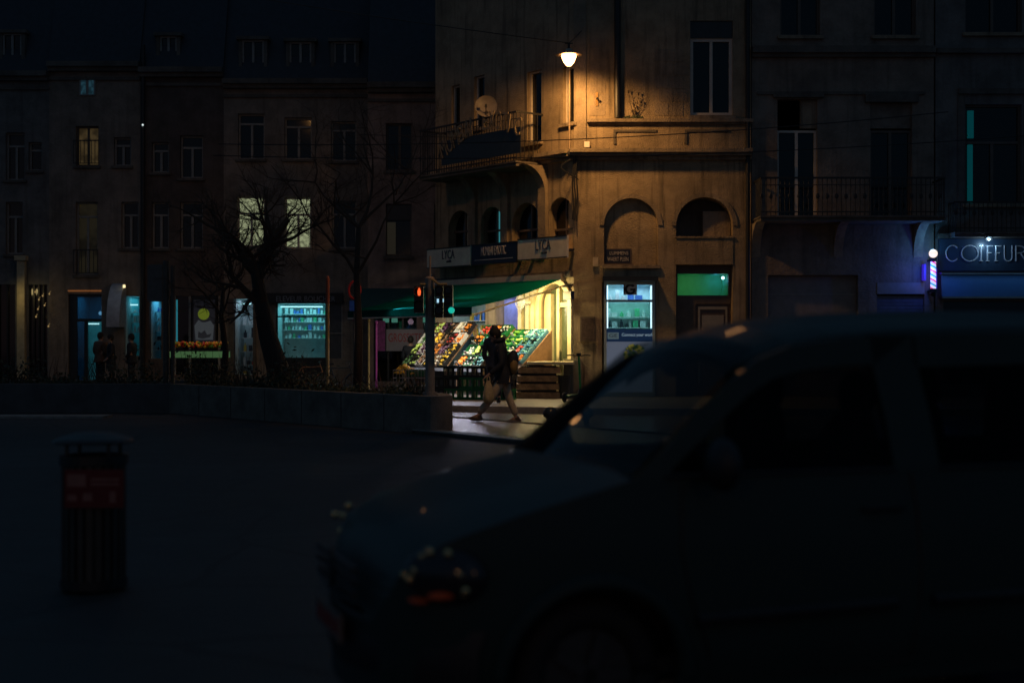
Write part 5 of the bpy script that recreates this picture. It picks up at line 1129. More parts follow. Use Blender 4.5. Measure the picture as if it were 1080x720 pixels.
m = MB(); m.cyl((0,.0,ZZ(306,39)),(0,.01,ZZ(306,39)),.13,n=16); m.build('disc', DARKPAINT, ns)
m = MB(); m.box(-.14,.14,-.02,.0,ZZ(328,39),ZZ(317,39)); m.build('blue_plate', mat('sign_blue',(.02,.10,.5),.4), ns)
for px, mm_, top, lb in ((374,RED,338,'thin red barrier post under the dark awning'), (381,POLE,340,'thin grey barrier post under the dark awning'), (389,POLEY,338,'thin ochre barrier post under the dark awning'), (397,mat('magenta_post',(.3,.05,.25),.5),340,'thin magenta barrier post under the dark awning')):
    m = MB(); m.cyl((0,0,0),(0,0,ZZ(top,42)),.03).sph((0,0,ZZ(top,42)),.05); q = m.build('barrier_post', mm_); q.location = (XX(px,42),42,.002); tag(q, lb, 'post', 'barrier posts by the dark awning')
# low ball bollards on the lane
def bollard(px, Y, lb):
    o = thing('bollard', lb, 'bollard', (XX(px,Y), Y, .005), 0, 'low round bollards on the lane')
    m = MB(); m.lathe([(.05,0),(.055,.04),(.07,.1),(.13,.16)], n=18); m.build('base', BLACK, o, smooth=True)
    m = MB(); m.lathe([(.0,.135),(.13,.14),(.15,.18),(.145,.24),(.1,.31),(.05,.335),(0,.34)], n=20); m.build('head', mat('bollard_enamel', (.02,.025,.03), .25), o, smooth=True)
bollard(580.5, 27.8, 'low black round-headed bollard right of the walking person'); bollard(618, 27.9, 'low black round-headed bollard seen through the van windscreen')
# electric kick scooter
es = thing('kick_scooter', 'green electric kick scooter parked at the corner pier', 'scooter', (XX(612,35.6), 35.6, .14), R(65))
m = MB(); m.tube([(.0,0,.12),(.0,0,.25),(-.04,0,.7),(-.1,0,1.12)], .028, 8); m.build('stem', mat('scooter_green', (.01,.30,.07), .35), es)
m = MB(); m.tube([(-.1,-.02,1.12),(-.1,.24,1.14),(-.13,.32,1.13)], .016, 6).tube([(-.1,.02,1.12),(-.1,-.24,1.14),(-.13,-.32,1.13)], .016, 6).box(-.14,-.06,-.05,.05,1.11,1.19); m.build('handlebar', BLACK, es)
m = MB(); m.box(-1.0,-.12,-.08,.08,.12,.17); m.build('deck', mat('scooter_deck', (.02,.12,.05), .5), es, bevel=.01)
m = MB(); m.tube([(-.12,0,.15),(-.04,0,.28)], .03, 6); m.build('neck', BLACK, es)
for x_ in (.05, -1.02):
    m = MB(); m.tube([(x_+.1*math.cos(2*PI*i/18),0,.12+.1*math.sin(2*PI*i/18)) for i in range(19)], .025, 7).cyl((x_,-.02,.12),(x_,.02,.12),.08,n=14); m.build('wheel', RUBBER, es)
# bicycles behind the planter
def bicycle(loc, rz, lb, cm):
    o = thing('bicycle', lb, 'bicycle', loc, rz, 'bicycles parked behind the planter')
    for x_ in (-.52,.52):
        m = MB(); m.tube([(x_+.33*math.cos(2*PI*i/26),0,.34+.33*math.sin(2*PI*i/26)) for i in range(27)], .017, 6)
        w1_ = m.build('wheel', RUBBER, o); s_ = MB()
        for i in range(14): t = 2*PI*i/14; s_.cyl((x_,0,.34),(x_+.32*math.cos(t),0,.34+.32*math.sin(t)),.003,n=3)
        s_.cyl((x_,-.03,.34),(x_,.03,.34),.025); s_.build('spokes', STEEL, w1_)
    m = MB(); B0, S0, H0, F0, R0 = (-.05,0,.3), (-.22,0,.82), (.36,0,.85), (.52,0,.34), (-.52,0,.34)
    for a_, b_ in ((B0,S0),(B0,(.4,0,.7)),(S0,H0),((.33,0,.92),F0),(B0,R0),(S0,R0)): m.cyl(a_,b_,.016,n=8)
    m.build('frame', cm, o)
    m = MB(); m.cyl((-.22,0,.82),(-.25,0,.92),.012).sph((-.26,0,.95),.12,(1.1,.6,.3)); m.build('saddle', BLACK, o)
    m = MB(); m.tube([(.3,-.28,.98),(.36,-.1,1.02),(.33,0,1.0),(.36,.1,1.02),(.3,.28,.98)], .012, 6).cyl((.33,0,.9),(.33,0,1.0),.012); m.build('handlebar', STEEL, o)
    m = MB(); m.cyl((-.05,-.02,.3),(-.05,.02,.3),.09,n=16).cyl((-.05,.05,.3),(.06,.05,.18),.01).cyl((-.05,-.05,.3),(-.16,-.05,.42),.01).box(.03,.1,.04,.13,.16,.18).box(-.2,-.12,-.13,-.04,.41,.43); m.build('crank', STEEL, o)
bicycle((XX(326,43.5),43.5,.005), R(12), 'bicycle with a brown frame, in front of the butcher shop window', mat('brown_bike',(.25,.12,.06),.4))
bicycle((XX(357,42.2),42.2,.005), R(-8), 'bicycle with a dark frame, right of the ochre post', mat('dark_bike',(.04,.05,.06),.4))
m = MB(); m.box(-.28,.28,-.2,.2,.0,.06)
for x_ in (-.25,.25): m.box(x_-.03,x_+.03,-.2,-.17,.06,.5)
for z in (.18,.34,.47): m.box(-.28,.28,-.21,-.19,z,z+.06)
q = m.build('wooden_crate', WOOD); q.location = (XX(313,44.5),44.5,.005); tag(q, 'wooden slat crate on the ground before the butcher shop', 'crate')

# ================================================================ PEOPLE
def skin(name, verts, edges, radii, m_, parent, sub=1, loc=(0,0,0)):
    me = bpy.data.meshes.new(name); me.from_pydata([tuple(v) for v in verts], edges, []); o = bpy.data.objects.new(name, me); col.objects.link(o)
    md = o.modifiers.new('s', 'SKIN'); md.use_smooth_shade = True; bpy.context.view_layer.update()
    for i, r in enumerate(radii):
        r = (r, r) if not isinstance(r, tuple) else r
        me.skin_vertices[0].data[i].radius = r
    me.skin_vertices[0].data[0].use_root = True
    s2 = o.modifiers.new('u', 'SUBSURF'); s2.levels = sub; s2.render_levels = sub
    bpy.context.view_layer.update()
    nm = bpy.data.meshes.new_from_object(o.evaluated_get(bpy.context.evaluated_depsgraph_get())); nm.materials.clear(); nm.materials.append(m_)
    for p in nm.polygons: p.use_smooth = True
    bpy.data.objects.remove(o); o = bpy.data.objects.new(name, nm); col.objects.link(o); o.parent = parent; o.location = loc
    return o
SKINM = mat('skin', (.42,.26,.19), .6, var=.1)
HAIR = mat('dark_hair', (.015,.012,.01), .7)
def person(label, loc, rz, J, coat, trou, shoe, hair=None, hood=None, bare_legs=False, coat_len=.0, scale=1.0, group=None):
    """J: joint positions facing +x (local), y left"""
    o = thing('person', label, 'person', loc, rz, group); o.scale = (scale,)*3
    P = {k: Vector(v) for k, v in J.items()}
    # continuous body
    names = ['pelvis','chest','neck','skull']; vs = [P[n_] for n_ in names]; rad = [(.13,.15),(.12,.17),.06,.06]; ed = [(0,1),(1,2),(2,3)]
    def chain(root, pts, rs):
        k = root
        for p, r in zip(pts, rs): vs.append(Vector(p)); rad.append(r); ed.append((k, len(vs)-1)); k = len(vs)-1
        return k
    hd = P['head']
    for s in ('l','r'):
        sg = 1 if s == 'l' else -1
        kh = chain(1, [P['sh_'+s], P['el_'+s], P['wr_'+s]], [.06,.045,.03])
        h0 = P['wr_'+s]; dirv = (P['wr_'+s]-P['el_'+s]).normalized(); side = dirv.cross(Vector((0,0,1))); side = side.normalized() if side.length > .1 else Vector((1,0,0))
        kp = chain(kh, [h0+dirv*.06], [(.035,.02)])
        for f_ in range(4):
            o_ = side*(.026*(f_-1.5)); b0 = h0+dirv*.09+o_; chain(kp, [b0+dirv*.03, b0+dirv*(.055+.008*(f_ in (1,2)))+Vector((.012,0,-.012))], [.009,.008])
        chain(kh, [h0+dirv*.03+side*.045, h0+dirv*.07+side*.055], [.011,.009])
        chain(0, [P['hip_'+s], P['kn_'+s], P['an_'+s], P['an_'+s]+Vector((.11,0,-.045))], [.09,.058,.042,.035])
    body = skin('body', vs, ed, rad, SKINM, o, 1)
    # head with a face, welded on the neck as part of the body object
    h = MB(); fw = P['face'].normalized() if 'face' in P else Vector((1,0,0))
    q = fw.to_track_quat('X','Z').to_matrix()
    h.sph(hd, .1, (1.0,.78,1.25), 18, 14, q); h.sph(hd+q@Vector((.1,0,-.015)), .02, (1.0,.7,1.3), 8, 6, q); h.sph(hd+q@Vector((.06,0,-.085)), .045, (1,.9,.7), 10, 8, q)
    for sg in (-1,1): h.sph(hd+q@Vector((0,.08*sg,-.01)), .028, (.8,.4,1.2), 8, 6, q)
    hm = bmesh.new(); hm.from_mesh(body.data); me2 = bpy.data.meshes.new('h'); me2.from_pydata(h.v, [], h.f); hm.from_mesh(me2); hm.to_mesh(body.data); hm.free()
    for p in body.data.polygons: p.use_smooth = True
    fe = MB()
    for sg in (-1,1): fe.sph(hd+q@Vector((.088,.034*sg,.012)), .011, (.5,1,.7), 8, 6)
    fe.build('eyes', BLACK, o); fe = MB(); fe.sph(hd+q@Vector((.098,0,-.062)), .018, (.3,1,.25), 8, 6, q); fe.build('mouth', mat('lips',(.3,.12,.1),.5), o)
    # clothes
    ctop = P['neck']+Vector((-.01,0,.02)); low = P['pelvis']+Vector((0,0,-.06-coat_len))
    vs2 = [P['pelvis'].lerp(P['chest'],.15), P['chest'], ctop, low]; rd = [.155,.165,.10,.155]; e2 = [(0,1),(1,2),(0,3)]
    for s in ('l','r'):
        n0 = len(vs2); vs2 += [P['sh_'+s], P['el_'+s], P['wr_'+s]]; rd += [.09,.068,.05]; e2 += [(1,n0),(n0,n0+1),(n0+1,n0+2)]
    if coat:
        jk = skin('jacket', vs2, e2, rd, coat, o, 1)
        hb_ = MB(); n_ = 20; rings_ = [(.5,.135,.18,0),(.25,.145,.19,0),(0,.15,.20,0),(-.6,.16,.205,1),(-1,.165,.205,1)]
        vv = []
        for t_, ra_, rb_, _ in rings_:
            c_ = P['pelvis'].lerp(P['chest'], t_*.5+.1) if t_ >= 0 else P['pelvis'].lerp(P['chest'], .1)+Vector((0,0,t_*(.16+coat_len)))
            for k_ in range(n_): a_ = 2*PI*k_/n_; w2 = 1+.04*math.sin(5*a_+t_*3); vv.append(c_+Vector((ra_*math.cos(a_)*w2, rb_*math.sin(a_)*w2, 0)))
        hb_.add(vv, [(i_*n_+k_, i_*n_+(k_+1)%n_, (i_+1)*n_+(k_+1)%n_, (i_+1)*n_+k_) for i_ in range(4) for k_ in range(n_)])
        jm = bmesh.new(); jm.from_mesh(jk.data); m3 = bpy.data.meshes.new('j'); m3.from_pydata([tuple(v) for v in hb_.v], [], hb_.f); jm.from_mesh(m3); jm.to_mesh(jk.data); jm.free()
        for p in jk.data.polygons: p.use_smooth = True
    if trou:
        vs3 = [P['pelvis']+Vector((0,0,-.10))]; rd = [.125]; e3 = []
        for s in ('l','r'):
            n0 = len(vs3); vs3 += [P['hip_'+s], P['kn_'+s], P['an_'+s]+Vector((0,0,.04))]; rd += [.10,.078,.068]; e3 += [(0,n0),(n0,n0+1),(n0+1,n0+2)]
        skin('trousers', vs3, e3, rd, trou, o, 1)
    for s in ('l','r'):
        f = MB(); d = (Vector(P['toe_'+s])-P['an_'+s]); T = Vector((d.x,d.y,d.z+.06)).normalized().to_track_quat('X','Z').to_matrix(); c = P['an_'+s]+Vector((.045,0,-.055)) + T@Vector((.03,0,0))-Vector((.03,0,0))
        f.sph(c, .1, (1.45,.48,.48), 12, 8, T).sph(c+T@Vector((-.06,0,.04)), .055, (1,.85,1), 10, 7, T); f.build('shoe', shoe, o, smooth=True)
    if hair: f = MB(); f.sph(hd+q@Vector((-.02,0,.028)), .113, (1.0,.86,1.12), 16, 12, q); f.build('hair', hair, o, smooth=True)
    if hood: f = MB(); f.sph(hd+q@Vector((-.055,0,-.12)), .115, (1.05,1.1,.55), 14, 10, q); f.build('hood', hood, o, smooth=True)
    return o
JACK = mat('black_jacket', (.014,.018,.028), .75, var=.3); TROU = mat('beige_trousers', (.52,.43,.30), .85, var=.25, scale=12); SHO = mat('brown_shoe', (.08,.05,.035), .5)
walk = dict(pelvis=(0,0,.93), chest=(.06,0,1.34), neck=(.10,0,1.5), skull=(.15,0,1.62), head=(.165,0,1.655), face=(.95,0,-.28),
    sh_l=(.06,.19,1.40), el_l=(.02,.25,1.12), wr_l=(.26,.24,.93), sh_r=(.06,-.19,1.40), el_r=(-.04,-.25,1.12), wr_r=(.12,-.25,.90),
    hip_l=(0,.09,.88), kn_l=(.22,.09,.49), an_l=(.47,.09,.15), hip_r=(-.02,-.09,.88), kn_r=(-.10,-.09,.48), an_r=(-.24,-.09,.10), toe_l=(.62,.09,.10), toe_r=(-.06,-.09,.02))
PX = XX(531,27.9); pr_ = person('person in black jacket and beige trousers walking left with a plastic bag', (PX, 27.9, .012), PI, walk, JACK, TROU, SHO, hair=HAIR, hood=JACK, coat_len=.06, scale=1.045)
# bag and backpack (carried by the person, things of their own)
bg_ = thing('plastic_bag', 'translucent cream carrier bag in the walking person\'s hand', 'bag', (PX-.29, 27.63, .42))
m = MB(); rr = random.Random(2); n = 16; prof = [(.03,0),(.12,.01),(.155,.1),(.15,.22),(.115,.34),(.07,.43),(.045,.48)]
vs = []
for r_, z in prof:
    for k in range(n): t = 2*PI*k/n; q = r_*(1+.12*math.sin(3*t+z*9)+rr.uniform(-.05,.05)); vs.append((q*math.cos(t)*.85, q*math.sin(t)*.55, z))
fs = [(i*n+k, i*n+(k+1) % n, (i+1)*n+(k+1) % n, (i+1)*n+k) for i in range(len(prof)-1) for k in range(n)]+[tuple(range(n))]
bg_.scale = (.8,.8,.92); BAGM = mat('bag_plastic', (.62,.50,.26), .35, var=.25, scale=14); b = BAGM.node_tree.nodes['Principled BSDF']; b.inputs['Transmission Weight'].default_value = .25
m.add(vs, fs); m.build('sack', BAGM, bg_, smooth=True)
m = MB(); m.tube([(-.04,0,.46),(-.03,0,.54),(0,0,.58),(.03,0,.54),(.04,0,.46)], .014, 6); m.build('handles', BAGM, bg_)
bk = thing('backpack', 'black and ochre backpack on the walking person\'s back', 'backpack', (PX+.17, 27.9, 1.0))
m = MB(); m.sph((0,0,.2),.2,(.62,.78,1.25),16,12, Matrix.Rotation(R(8),3,'Y')); m.build('pack', JACK, bk, smooth=True)
m = MB(); m.sph((.02,-.05,.15),.13,(.75,.95,1.35),12,10); m.build('front_pocket', mat('ochre_nylon', (.30,.20,.06), .6), bk, smooth=True)
for s in (-1,1): m = MB(); m.tube([(-.05,.12*s,.40),(-.16,.13*s,.44),(-.30,.13*s,.36),(-.30,.14*s,.2),(-.1,.14*s,.02)], .022, 6); m.build('strap', BLACK, bk)
stand = dict(pelvis=(0,0,.93), chest=(.0,0,1.34), neck=(.02,0,1.5), skull=(.03,0,1.6), head=(.03,0,1.64), face=(1,0,-.1),
    sh_l=(0,.19,1.40), el_l=(-.02,.24,1.13), wr_l=(.12,.2,.98), sh_r=(0,-.19,1.40), el_r=(-.02,-.24,1.13), wr_r=(.12,-.2,.98),
    hip_l=(0,.09,.88), kn_l=(.02,.1,.49), an_l=(-.02,.1,.1), hip_r=(0,-.09,.88), kn_r=(.02,-.1,.48), an_r=(-.02,-.1,.10), toe_l=(.14,.1,.02), toe_r=(.14,-.1,.02))
sh_ = mat('black_shoe', (.02,.02,.02), .5)
GREYC = mat('grey_coat', (.05,.05,.06), .8); DRK = mat('dark_trousers', (.02,.022,.03), .8); BRC = mat('brown_coat', (.16,.08,.05), .8)
person('person with dark hair at the stall, mostly behind the walking person', (XX(521.5,34.2), 34.2, .14), R(100), stand, GREYC, DRK, sh_, hair=HAIR, scale=1.05)
person('person in a dark coat standing at the wholesale poster', (XX(433,43.6), 43.6, .005), R(80), stand, JACK, DRK, sh_, hair=HAIR)
person('person in a brown coat standing in the teal shop doorway', (XX(105.5,46.8), 46.8, .14), R(60), stand, BRC, DRK, sh_, hair=HAIR, group='people waiting outside the teal shop')
person('person with bare legs and dark coat beside the brown-coated one', (XX(117,46.4), 46.4, .14), R(200), stand, JACK, None, sh_, hair=HAIR, coat_len=.25, scale=.96, group='people waiting outside the teal shop')
person('person in black before the narrow teal window', (XX(139,46.2), 46.2, .14), R(170), stand, JACK, DRK, sh_, hair=HAIR, scale=.97, group='people waiting outside the teal shop')

# ================================================================ LITTER BIN (foreground left)
YB = 9.3
lb = thing('litter_bin', 'slatted metal litter bin with a red notice, foreground left', 'litter bin', (XX(99,YB), YB, .004))
H_ = 1.0
m = MB()
for k in range(22):
    t = 2*PI*k/22; x_, y_ = .2*math.cos(t), .2*math.sin(t); m.box(-.018,.018,-.004,.004,.06,.86, Matrix.Translation((x_,y_,0)) @ Matrix.Rotation(t+PI/2,4,'Z'))
m.build('slats', mat('bin_grey', (.055,.055,.05), .5, metal=.3), lb)
m = MB(); m.lathe([(.18,.02),(.215,.02),(.215,.08),(.18,.08)], n=26); m.lathe([(.185,.82),(.22,.82),(.22,.88),(.185,.88)], n=26); m.lathe([(.0,.05),(.18,.05),(.17,.83),(.16,.83),(.16,.07),(0,.07)], n=22); m.build('liner', BLACK, lb)
m = MB(); m.lathe([(.0,1.03),(.12,1.02),(.24,.985),(.262,.965),(.25,.955),(.0,.96)], n=26)
for k in range(4): t = PI/4+PI/2*k; m.cyl((.19*math.cos(t),.19*math.sin(t),.86),(.19*math.cos(t),.19*math.sin(t),.98),.012)
m.build('lid', mat('bin_lid', (.03,.03,.03), .45), lb, smooth=False)
np_ = MB(); np_.box(-.12,.26,-.236,-.228,.555,.80); q = np_.build('notice', mat('red_notice', (.13,.006,.010), .6, var=.15), lb)
q_ = MB(); q_.box(-.1,.02,-.241,-.2365,.69,.77).box(.05,.23,-.241,-.2365,.70,.715).box(.05,.23,-.241,-.2365,.73,.745).box(-.1,-.04,-.241,-.2365,.6,.64).box(0,.06,-.241,-.2365,.6,.65).box(.17,.21,-.241,-.2365,.59,.66); q_.build('notice_print', mat('notice_print', (.28,.12,.10), .5), q)

# ================================================================ VAN (foreground)
VR = R(18)
van = thing('parked_van', 'dark van in the foreground, out of focus, facing left', 'van', (-.432, 5.236, .002), VR)
PAINT = mat('dark_teal_paint', (.024,.042,.042), .45, var=0, coat=.05, spec=.15)
VPL = mat('van_black_plastic', (.012,.012,.013), .55, var=.1); CHR = mat('chrome', (.6,.6,.6), .12, metal=1, var=0)
VGL = glass('van_glass', (.30,.33,.33), rough=.03, ior=1.18)
W_ = 1.66
def interp(x, T):
    for (a0, b0), (a1_, b1) in zip(T[:-1], T[1:]):
        if x <= a1_:
            t = max(0, (x-a0)/(a1_-a0)); t = t*t*(3-2*t) if False else t; return b0+(b1-b0)*t
    return T[-1][1]
INS = [(0,.42),(.04,.27),(.12,.15),(.25,.07),(.45,.025),(.75,.0),(3.6,.0),(3.9,.05),(4.0,.1)]
TOP = [(0,.50),(.03,.61),(.07,.72),(.13,.80),(.25,.87),(.5,.955),(.78,1.03),(.98,1.08)]
BELT = [(.98,1.08),(1.3,1.085),(2.2,1.09),(4.0,1.10)]
WC = [(.80,.31),(3.40,.31)]; RA = .385
xs_ = [0,.015,.04,.07,.1,.14,.2,.27,.35,.42,.5,.58,.66,.74,.8,.86,.92,.98]+[.98+.06*i for i in range(1,51)]+[4.0]
zrow = [.20,.26,.32,.38,.44,.50,.56,.62,.68,.74,.80,.86,.92,.97,1.0]
def side_y(z, ins):   # inset of the body side by height: bulging shoulder line
    u = (z-.2)/.88
    return ins+.05*(1-math.sin(PI*min(1,max(0,u))*.9+.1))*.9+(.02 if z < .3 else 0)
def sect(x):
    ins = interp(x, INS); zt = interp(x, TOP) if x <= .98 else interp(x, BELT); pts = []
    for zz_ in zrow:
        u = (zz_-.2)/.8; z = .2+(zt-.2)*u; pts.append((side_y(z*1.0, ins), z))
    return pts, ins, zt
body = MB(); hood = MB()
def keep(x, z): return all((x-cx)**2+(z-cz)**2 > RA**2 for cx, cz in WC)
for xa, xb in zip(xs_[:-1], xs_[1:]):
    pa, ia, za_ = sect(xa); pb, ib, zb2 = sect(xb)
    for k in range(len(zrow)-1):
        cxm = (xa+xb)/2; czm = (pa[k][1]+pa[k+1][1]+pb[k][1]+pb[k+1][1])/4
        if not keep(cxm, czm): continue
        for s in (0, 1):
            f = (lambda y: y) if s == 0 else (lambda y: W_-y)
            body.quad((xa,f(pa[k][0]),pa[k][1]),(xb,f(pb[k][0]),pb[k][1]),(xb,f(pb[k+1][0]),pb[k+1][1]),(xa,f(pa[k+1][0]),pa[k+1][1]))
    if xb <= .9801:        # bonnet top
        for j in range(10):
            def hp(x, p, j_):
                t = j_/10; y0 = p[-1][0]; y_ = y0+(W_-2*y0)*t; return (x, y_, p[-1][1]+.045*math.sin(PI*t)**.6)
            hood.quad(hp(xa,pa,j),hp(xb,pb,j),hp(xb,pb,j+1),hp(xa,pa,j+1))
p0, i0, z0 = sect(0)
for k in range(len(zrow)-1):   # nose face, bulging forward
    for j in range(10):
        def npt(k_, j_):
            t = j_/10; y0, z = p0[k_]; return (-.05*math.sin(PI*t)**.7, y0+(W_-2*y0)*t, z)
        body.quad(npt(k,j),npt(k,j+1),npt(k+1,j+1),npt(k+1,j))
for k in range(len(zrow)-1):
    pe, _, _ = sect(4.0); body.quad((4.0,pe[k][0],pe[k][1]),(4.0,W_-pe[k][0],pe[k][1]),(4.0,W_-pe[k+1][0],pe[k+1][1]),(4.0,pe[k+1][0],pe[k+1][1]))
body.build('body', PAINT, van, smooth=True, weld=True); hood.build('bonnet', PAINT, van, smooth=True, weld=True)
# roof with rounded shoulders
RT = [(1.52,1.585),(1.62,1.645),(1.75,1.69),(1.95,1.725),(2.3,1.75),(2.9,1.765),(3.6,1.76),(3.85,1.73),(3.95,1.66)]
def RZ(x): return interp(x, RT)
rf = MB(); rx = [1.52,1.57,1.62,1.68,1.75,1.85,1.95,2.1,2.3,2.6,2.9,3.2,3.6,3.75,3.85,3.95]
def rp(x, j, n=16):
    t = j/n; y0 = .15+(.10*(1.75-x)/.23 if x < 1.75 else 0)*.5; y_ = y0+(W_-2*y0)*t; z = RZ(x)-.16*(1-math.sin(PI*t)**.42); return (x, y_, z)
for xa, xb in zip(rx[:-1], rx[1:]):
    for j in range(16): rf.quad(rp(xa,j),rp(xb,j),rp(xb,j+1),rp(xa,j+1)); 
for xa, xb in zip(rx[:-1], rx[1:]):
    for j in range(16): a_, b_, c_, d_ = rp(xa,j),rp(xb,j),rp(xb,j+1),rp(xa,j+1); rf.quad(*[(p[0],p[1],p[2]-.035) for p in (a_,b_,c_,d_)])
rf.build('roof', PAINT, van, smooth=True)
def pillar(mb, a_, b_, w1, w2, th=.05):
    a_, b_ = Vector(a_), Vector(b_); 
    mb.add([(a_.x-w1/2,a_.y-.02,a_.z),(a_.x+w1/2,a_.y-.02,a_.z),(a_.x+w1/2,a_.y+th,a_.z),(a_.x-w1/2,a_.y+th,a_.z),(b_.x-w2/2,b_.y-.02,b_.z),(b_.x+w2/2,b_.y-.02,b_.z),(b_.x+w2/2,b_.y+th,b_.z),(b_.x-w2/2,b_.y+th,b_.z)],
        [(0,3,2,1),(4,5,6,7),(0,1,5,4),(1,2,6,5),(2,3,7,6),(3,0,4,7)])
# door frames/pillars on both sides: band curves
def side_greenhouse(s):
    f = (lambda y: y) if s == 0 else (lambda y: W_-y); sg = 1 if s == 0 else -1
    m = MB()
    def P3(x, z): t = (z-1.07)/(1.62-1.07); return (x, f(.035+.115*max(0,t)), z)
    def band(outer, inner, th=.04):
        for (o0, o1), (q0, q1) in zip(zip(outer[:-1], outer[1:]), zip(inner[:-1], inner[1:])):
            A_, B2, C2, D2 = P3(*o0), P3(*o1), P3(*q1), P3(*q0)
            m.quad(A_,B2,C2,D2); m.quad(*[(p[0],p[1]+sg*th,p[2]) for p in (A_,B2,C2,D2)]); m.quad(D2,C2,(C2[0],C2[1]+sg*th,C2[2]),(D2[0],D2[1]+sg*th,D2[2])); m.quad(A_,B2,(B2[0],B2[1]+sg*th,B2[2]),(A_[0],A_[1]+sg*th,A_[2]))
    # front door window frame: A pillar, header, B pillar
    outer = [(.96,1.06),(1.2,1.27),(1.42,1.45),(1.56,1.545),(1.72,1.60),(1.95,1.63),(2.3,1.645)]
    inner = [(1.10,1.08),(1.30,1.25),(1.50,1.40),(1.62,1.465),(1.76,1.50),(1.95,1.52),(2.1,1.52)]
    band(outer, inner)
    band([(2.1,1.645),(2.1,1.50),(2.13,1.3),(2.15,1.07)], [(2.32,1.645),(2.32,1.50),(2.35,1.3),(2.37,1.07)])
    band([(2.3,1.645),(2.9,1.655),(3.6,1.645),(3.9,1.60)], [(2.3,1.51),(2.9,1.52),(3.6,1.51),(3.9,1.47)])
    band([(3.7,1.62),(3.72,1.3),(3.75,1.07)], [(3.92,1.6),(3.97,1.3),(4.0,1.07)])
    m.build('window_pillars', PAINT, van)
    g1 = MB(); poly = [(1.10,1.08),(1.30,1.25),(1.50,1.40),(1.62,1.465),(1.76,1.50),(1.95,1.52),(2.1,1.52),(2.13,1.3),(2.15,1.08)]
    g1.add([(P3(x,z)[0],P3(x,z)[1]+sg*.015,z) for x, z in poly], [tuple(range(len(poly)))]); g1.build('door_window', VGL, van)
    g2 = MB(); poly = [(2.37,1.08),(2.34,1.51),(2.9,1.52),(3.7,1.51),(3.75,1.08)]
    g2.add([(P3(x,z)[0],P3(x,z)[1]+sg*.012,z) for x, z in poly], [tuple(range(len(poly)))]); g2.build('rear_side_window', glass('van_rear_glass', (.2,.22,.22), rough=.03, ior=1.18), van)
    r_ = MB(); r_.tube([P3(x,z) for x, z in [(1.10,1.085),(2.15,1.085)]], .012, 6); r_.tube([P3(x,z) for x, z in [(2.36,1.085),(3.75,1.085)]], .012, 6); r_.build('window_rubber', VPL, van)
    # door seams, handle, rub strip, mirror, wheel arch
    d = MB()
    def SB(x, z, off=-.004): return (x, f(side_y(z, interp(x, INS))+off), z)
    d.tube([SB(1.17,1.05),SB(1.16,.8),SB(1.2,.6),SB(1.28,.4),SB(1.3,.28),SB(1.7,.27),SB(2.1,.27),SB(2.22,.3),SB(2.25,.6),SB(2.24,.9),SB(2.22,1.07)], .006, 5); d.build('door_seam', VPL, van)
    h = MB(); h.tube([SB(1.98,.93,-.015),SB(2.02,.935,-.035),SB(2.12,.935,-.035),SB(2.16,.93,-.015)], .014, 6); h.build('door_handle', VPL, van)
    h = MB(); h.tube([SB(1.22+.1*i,.52+.002*i,-.012) for i in range(10)], .028, 6); h.tube([SB(2.3+.1*i,.54,-.012) for i in range(7)], .028, 6); h.build('rub_strip', VPL, van)
    for cx, cz in WC:
        a_ = MB(); a_.tube([SB(cx+RA*math.cos(PI*i/20-.12), max(.2,cz+RA*math.sin(PI*i/20-.12+0)), -.012) for i in range(23)], .033, 7); a_.build('wheel_arch', PAINT, van)
        wy = f(.13)
        w_ = thing_wheel(cx, cz, wy, s)
    if s == 0: mi = (1.30, -.12)
    mm = MB(); mm.sph((1.28, f(-.11), 1.14), .1, (.65,1.0,1.05), 14, 10); mm.cyl((1.3,f(.04),1.09),(1.28,f(-.06),1.11),.03); mm.build('wing_mirror', VPL, van, smooth=True)
def thing_wheel(cx, cz, wy, s):
    w_ = MB(); w_.tube([(cx+.24*math.cos(2*PI*i/28),wy,cz+.24*math.sin(2*PI*i/28)) for i in range(29)], .07, 10); o_ = w_.build('wheel', RUBBER, van, smooth=True)
    r_ = MB(); r_.cyl((cx,wy-.03,cz),(cx,wy+.03,cz),.185,n=28)
    for i in range(5):
        t = 2*PI*i/5; r_.box(-.02,.17,-.055,.055,-.025,.025, Matrix.Translation((cx,wy,cz)) @ Matrix.Rotation(-t,4,'Y'))
    r_.build('rim', mat('rim_grey',(.05,.05,.05),.5,metal=.3) if s == 0 and cx < 1 else bpy.data.materials['rim_grey'], o_)
    return o_
side_greenhouse(0); side_greenhouse(1)
# wheel wells and floor pan
m = MB(); m.box(.1,3.9,.2,W_-.2,.24,.3); m.box(.42,1.2,.26,W_-.26,.3,.75); m.build('underbody', VPL, van)
# windscreen
ws = MB(); n = 10
for j in range(n):
    for i in range(4):
        def wp_(i_, j_):
            t = i_/4; u = j_/n; x = .96+(1.56-.96)*t; z = 1.085+(1.60-1.085)*t; y0 = .06+.12*t; b_ = math.sin(PI*u); return (x-.07*b_*(1-t*.3), y0+(W_-2*y0)*u, z+.03*b_*t)
        ws.quad(wp_(i,j),wp_(i+1,j),wp_(i+1,j+1),wp_(i,j+1))
ws.build('windscreen', VGL, van, smooth=True, weld=True)
m = MB(); m.quad((3.96,.12,1.07),(3.96,W_-.12,1.07),(3.93,W_-.2,1.55),(3.93,.2,1.55)); m.build('rear_window', VGL, van)
for y_ in (.40, .98):
    m = MB(); m.tube([(.93,y_,1.085),(.95,y_+.25,1.10),(.98,y_+.42,1.115)], .007, 5); m.cyl((.95,y_,1.06),(.95,y_,1.09),.012); m.build('wiper', VPL, van)
m = MB(); m.box(.86,1.0,.3,W_-.3,1.03,1.08); m.build('cowl', VPL, van)
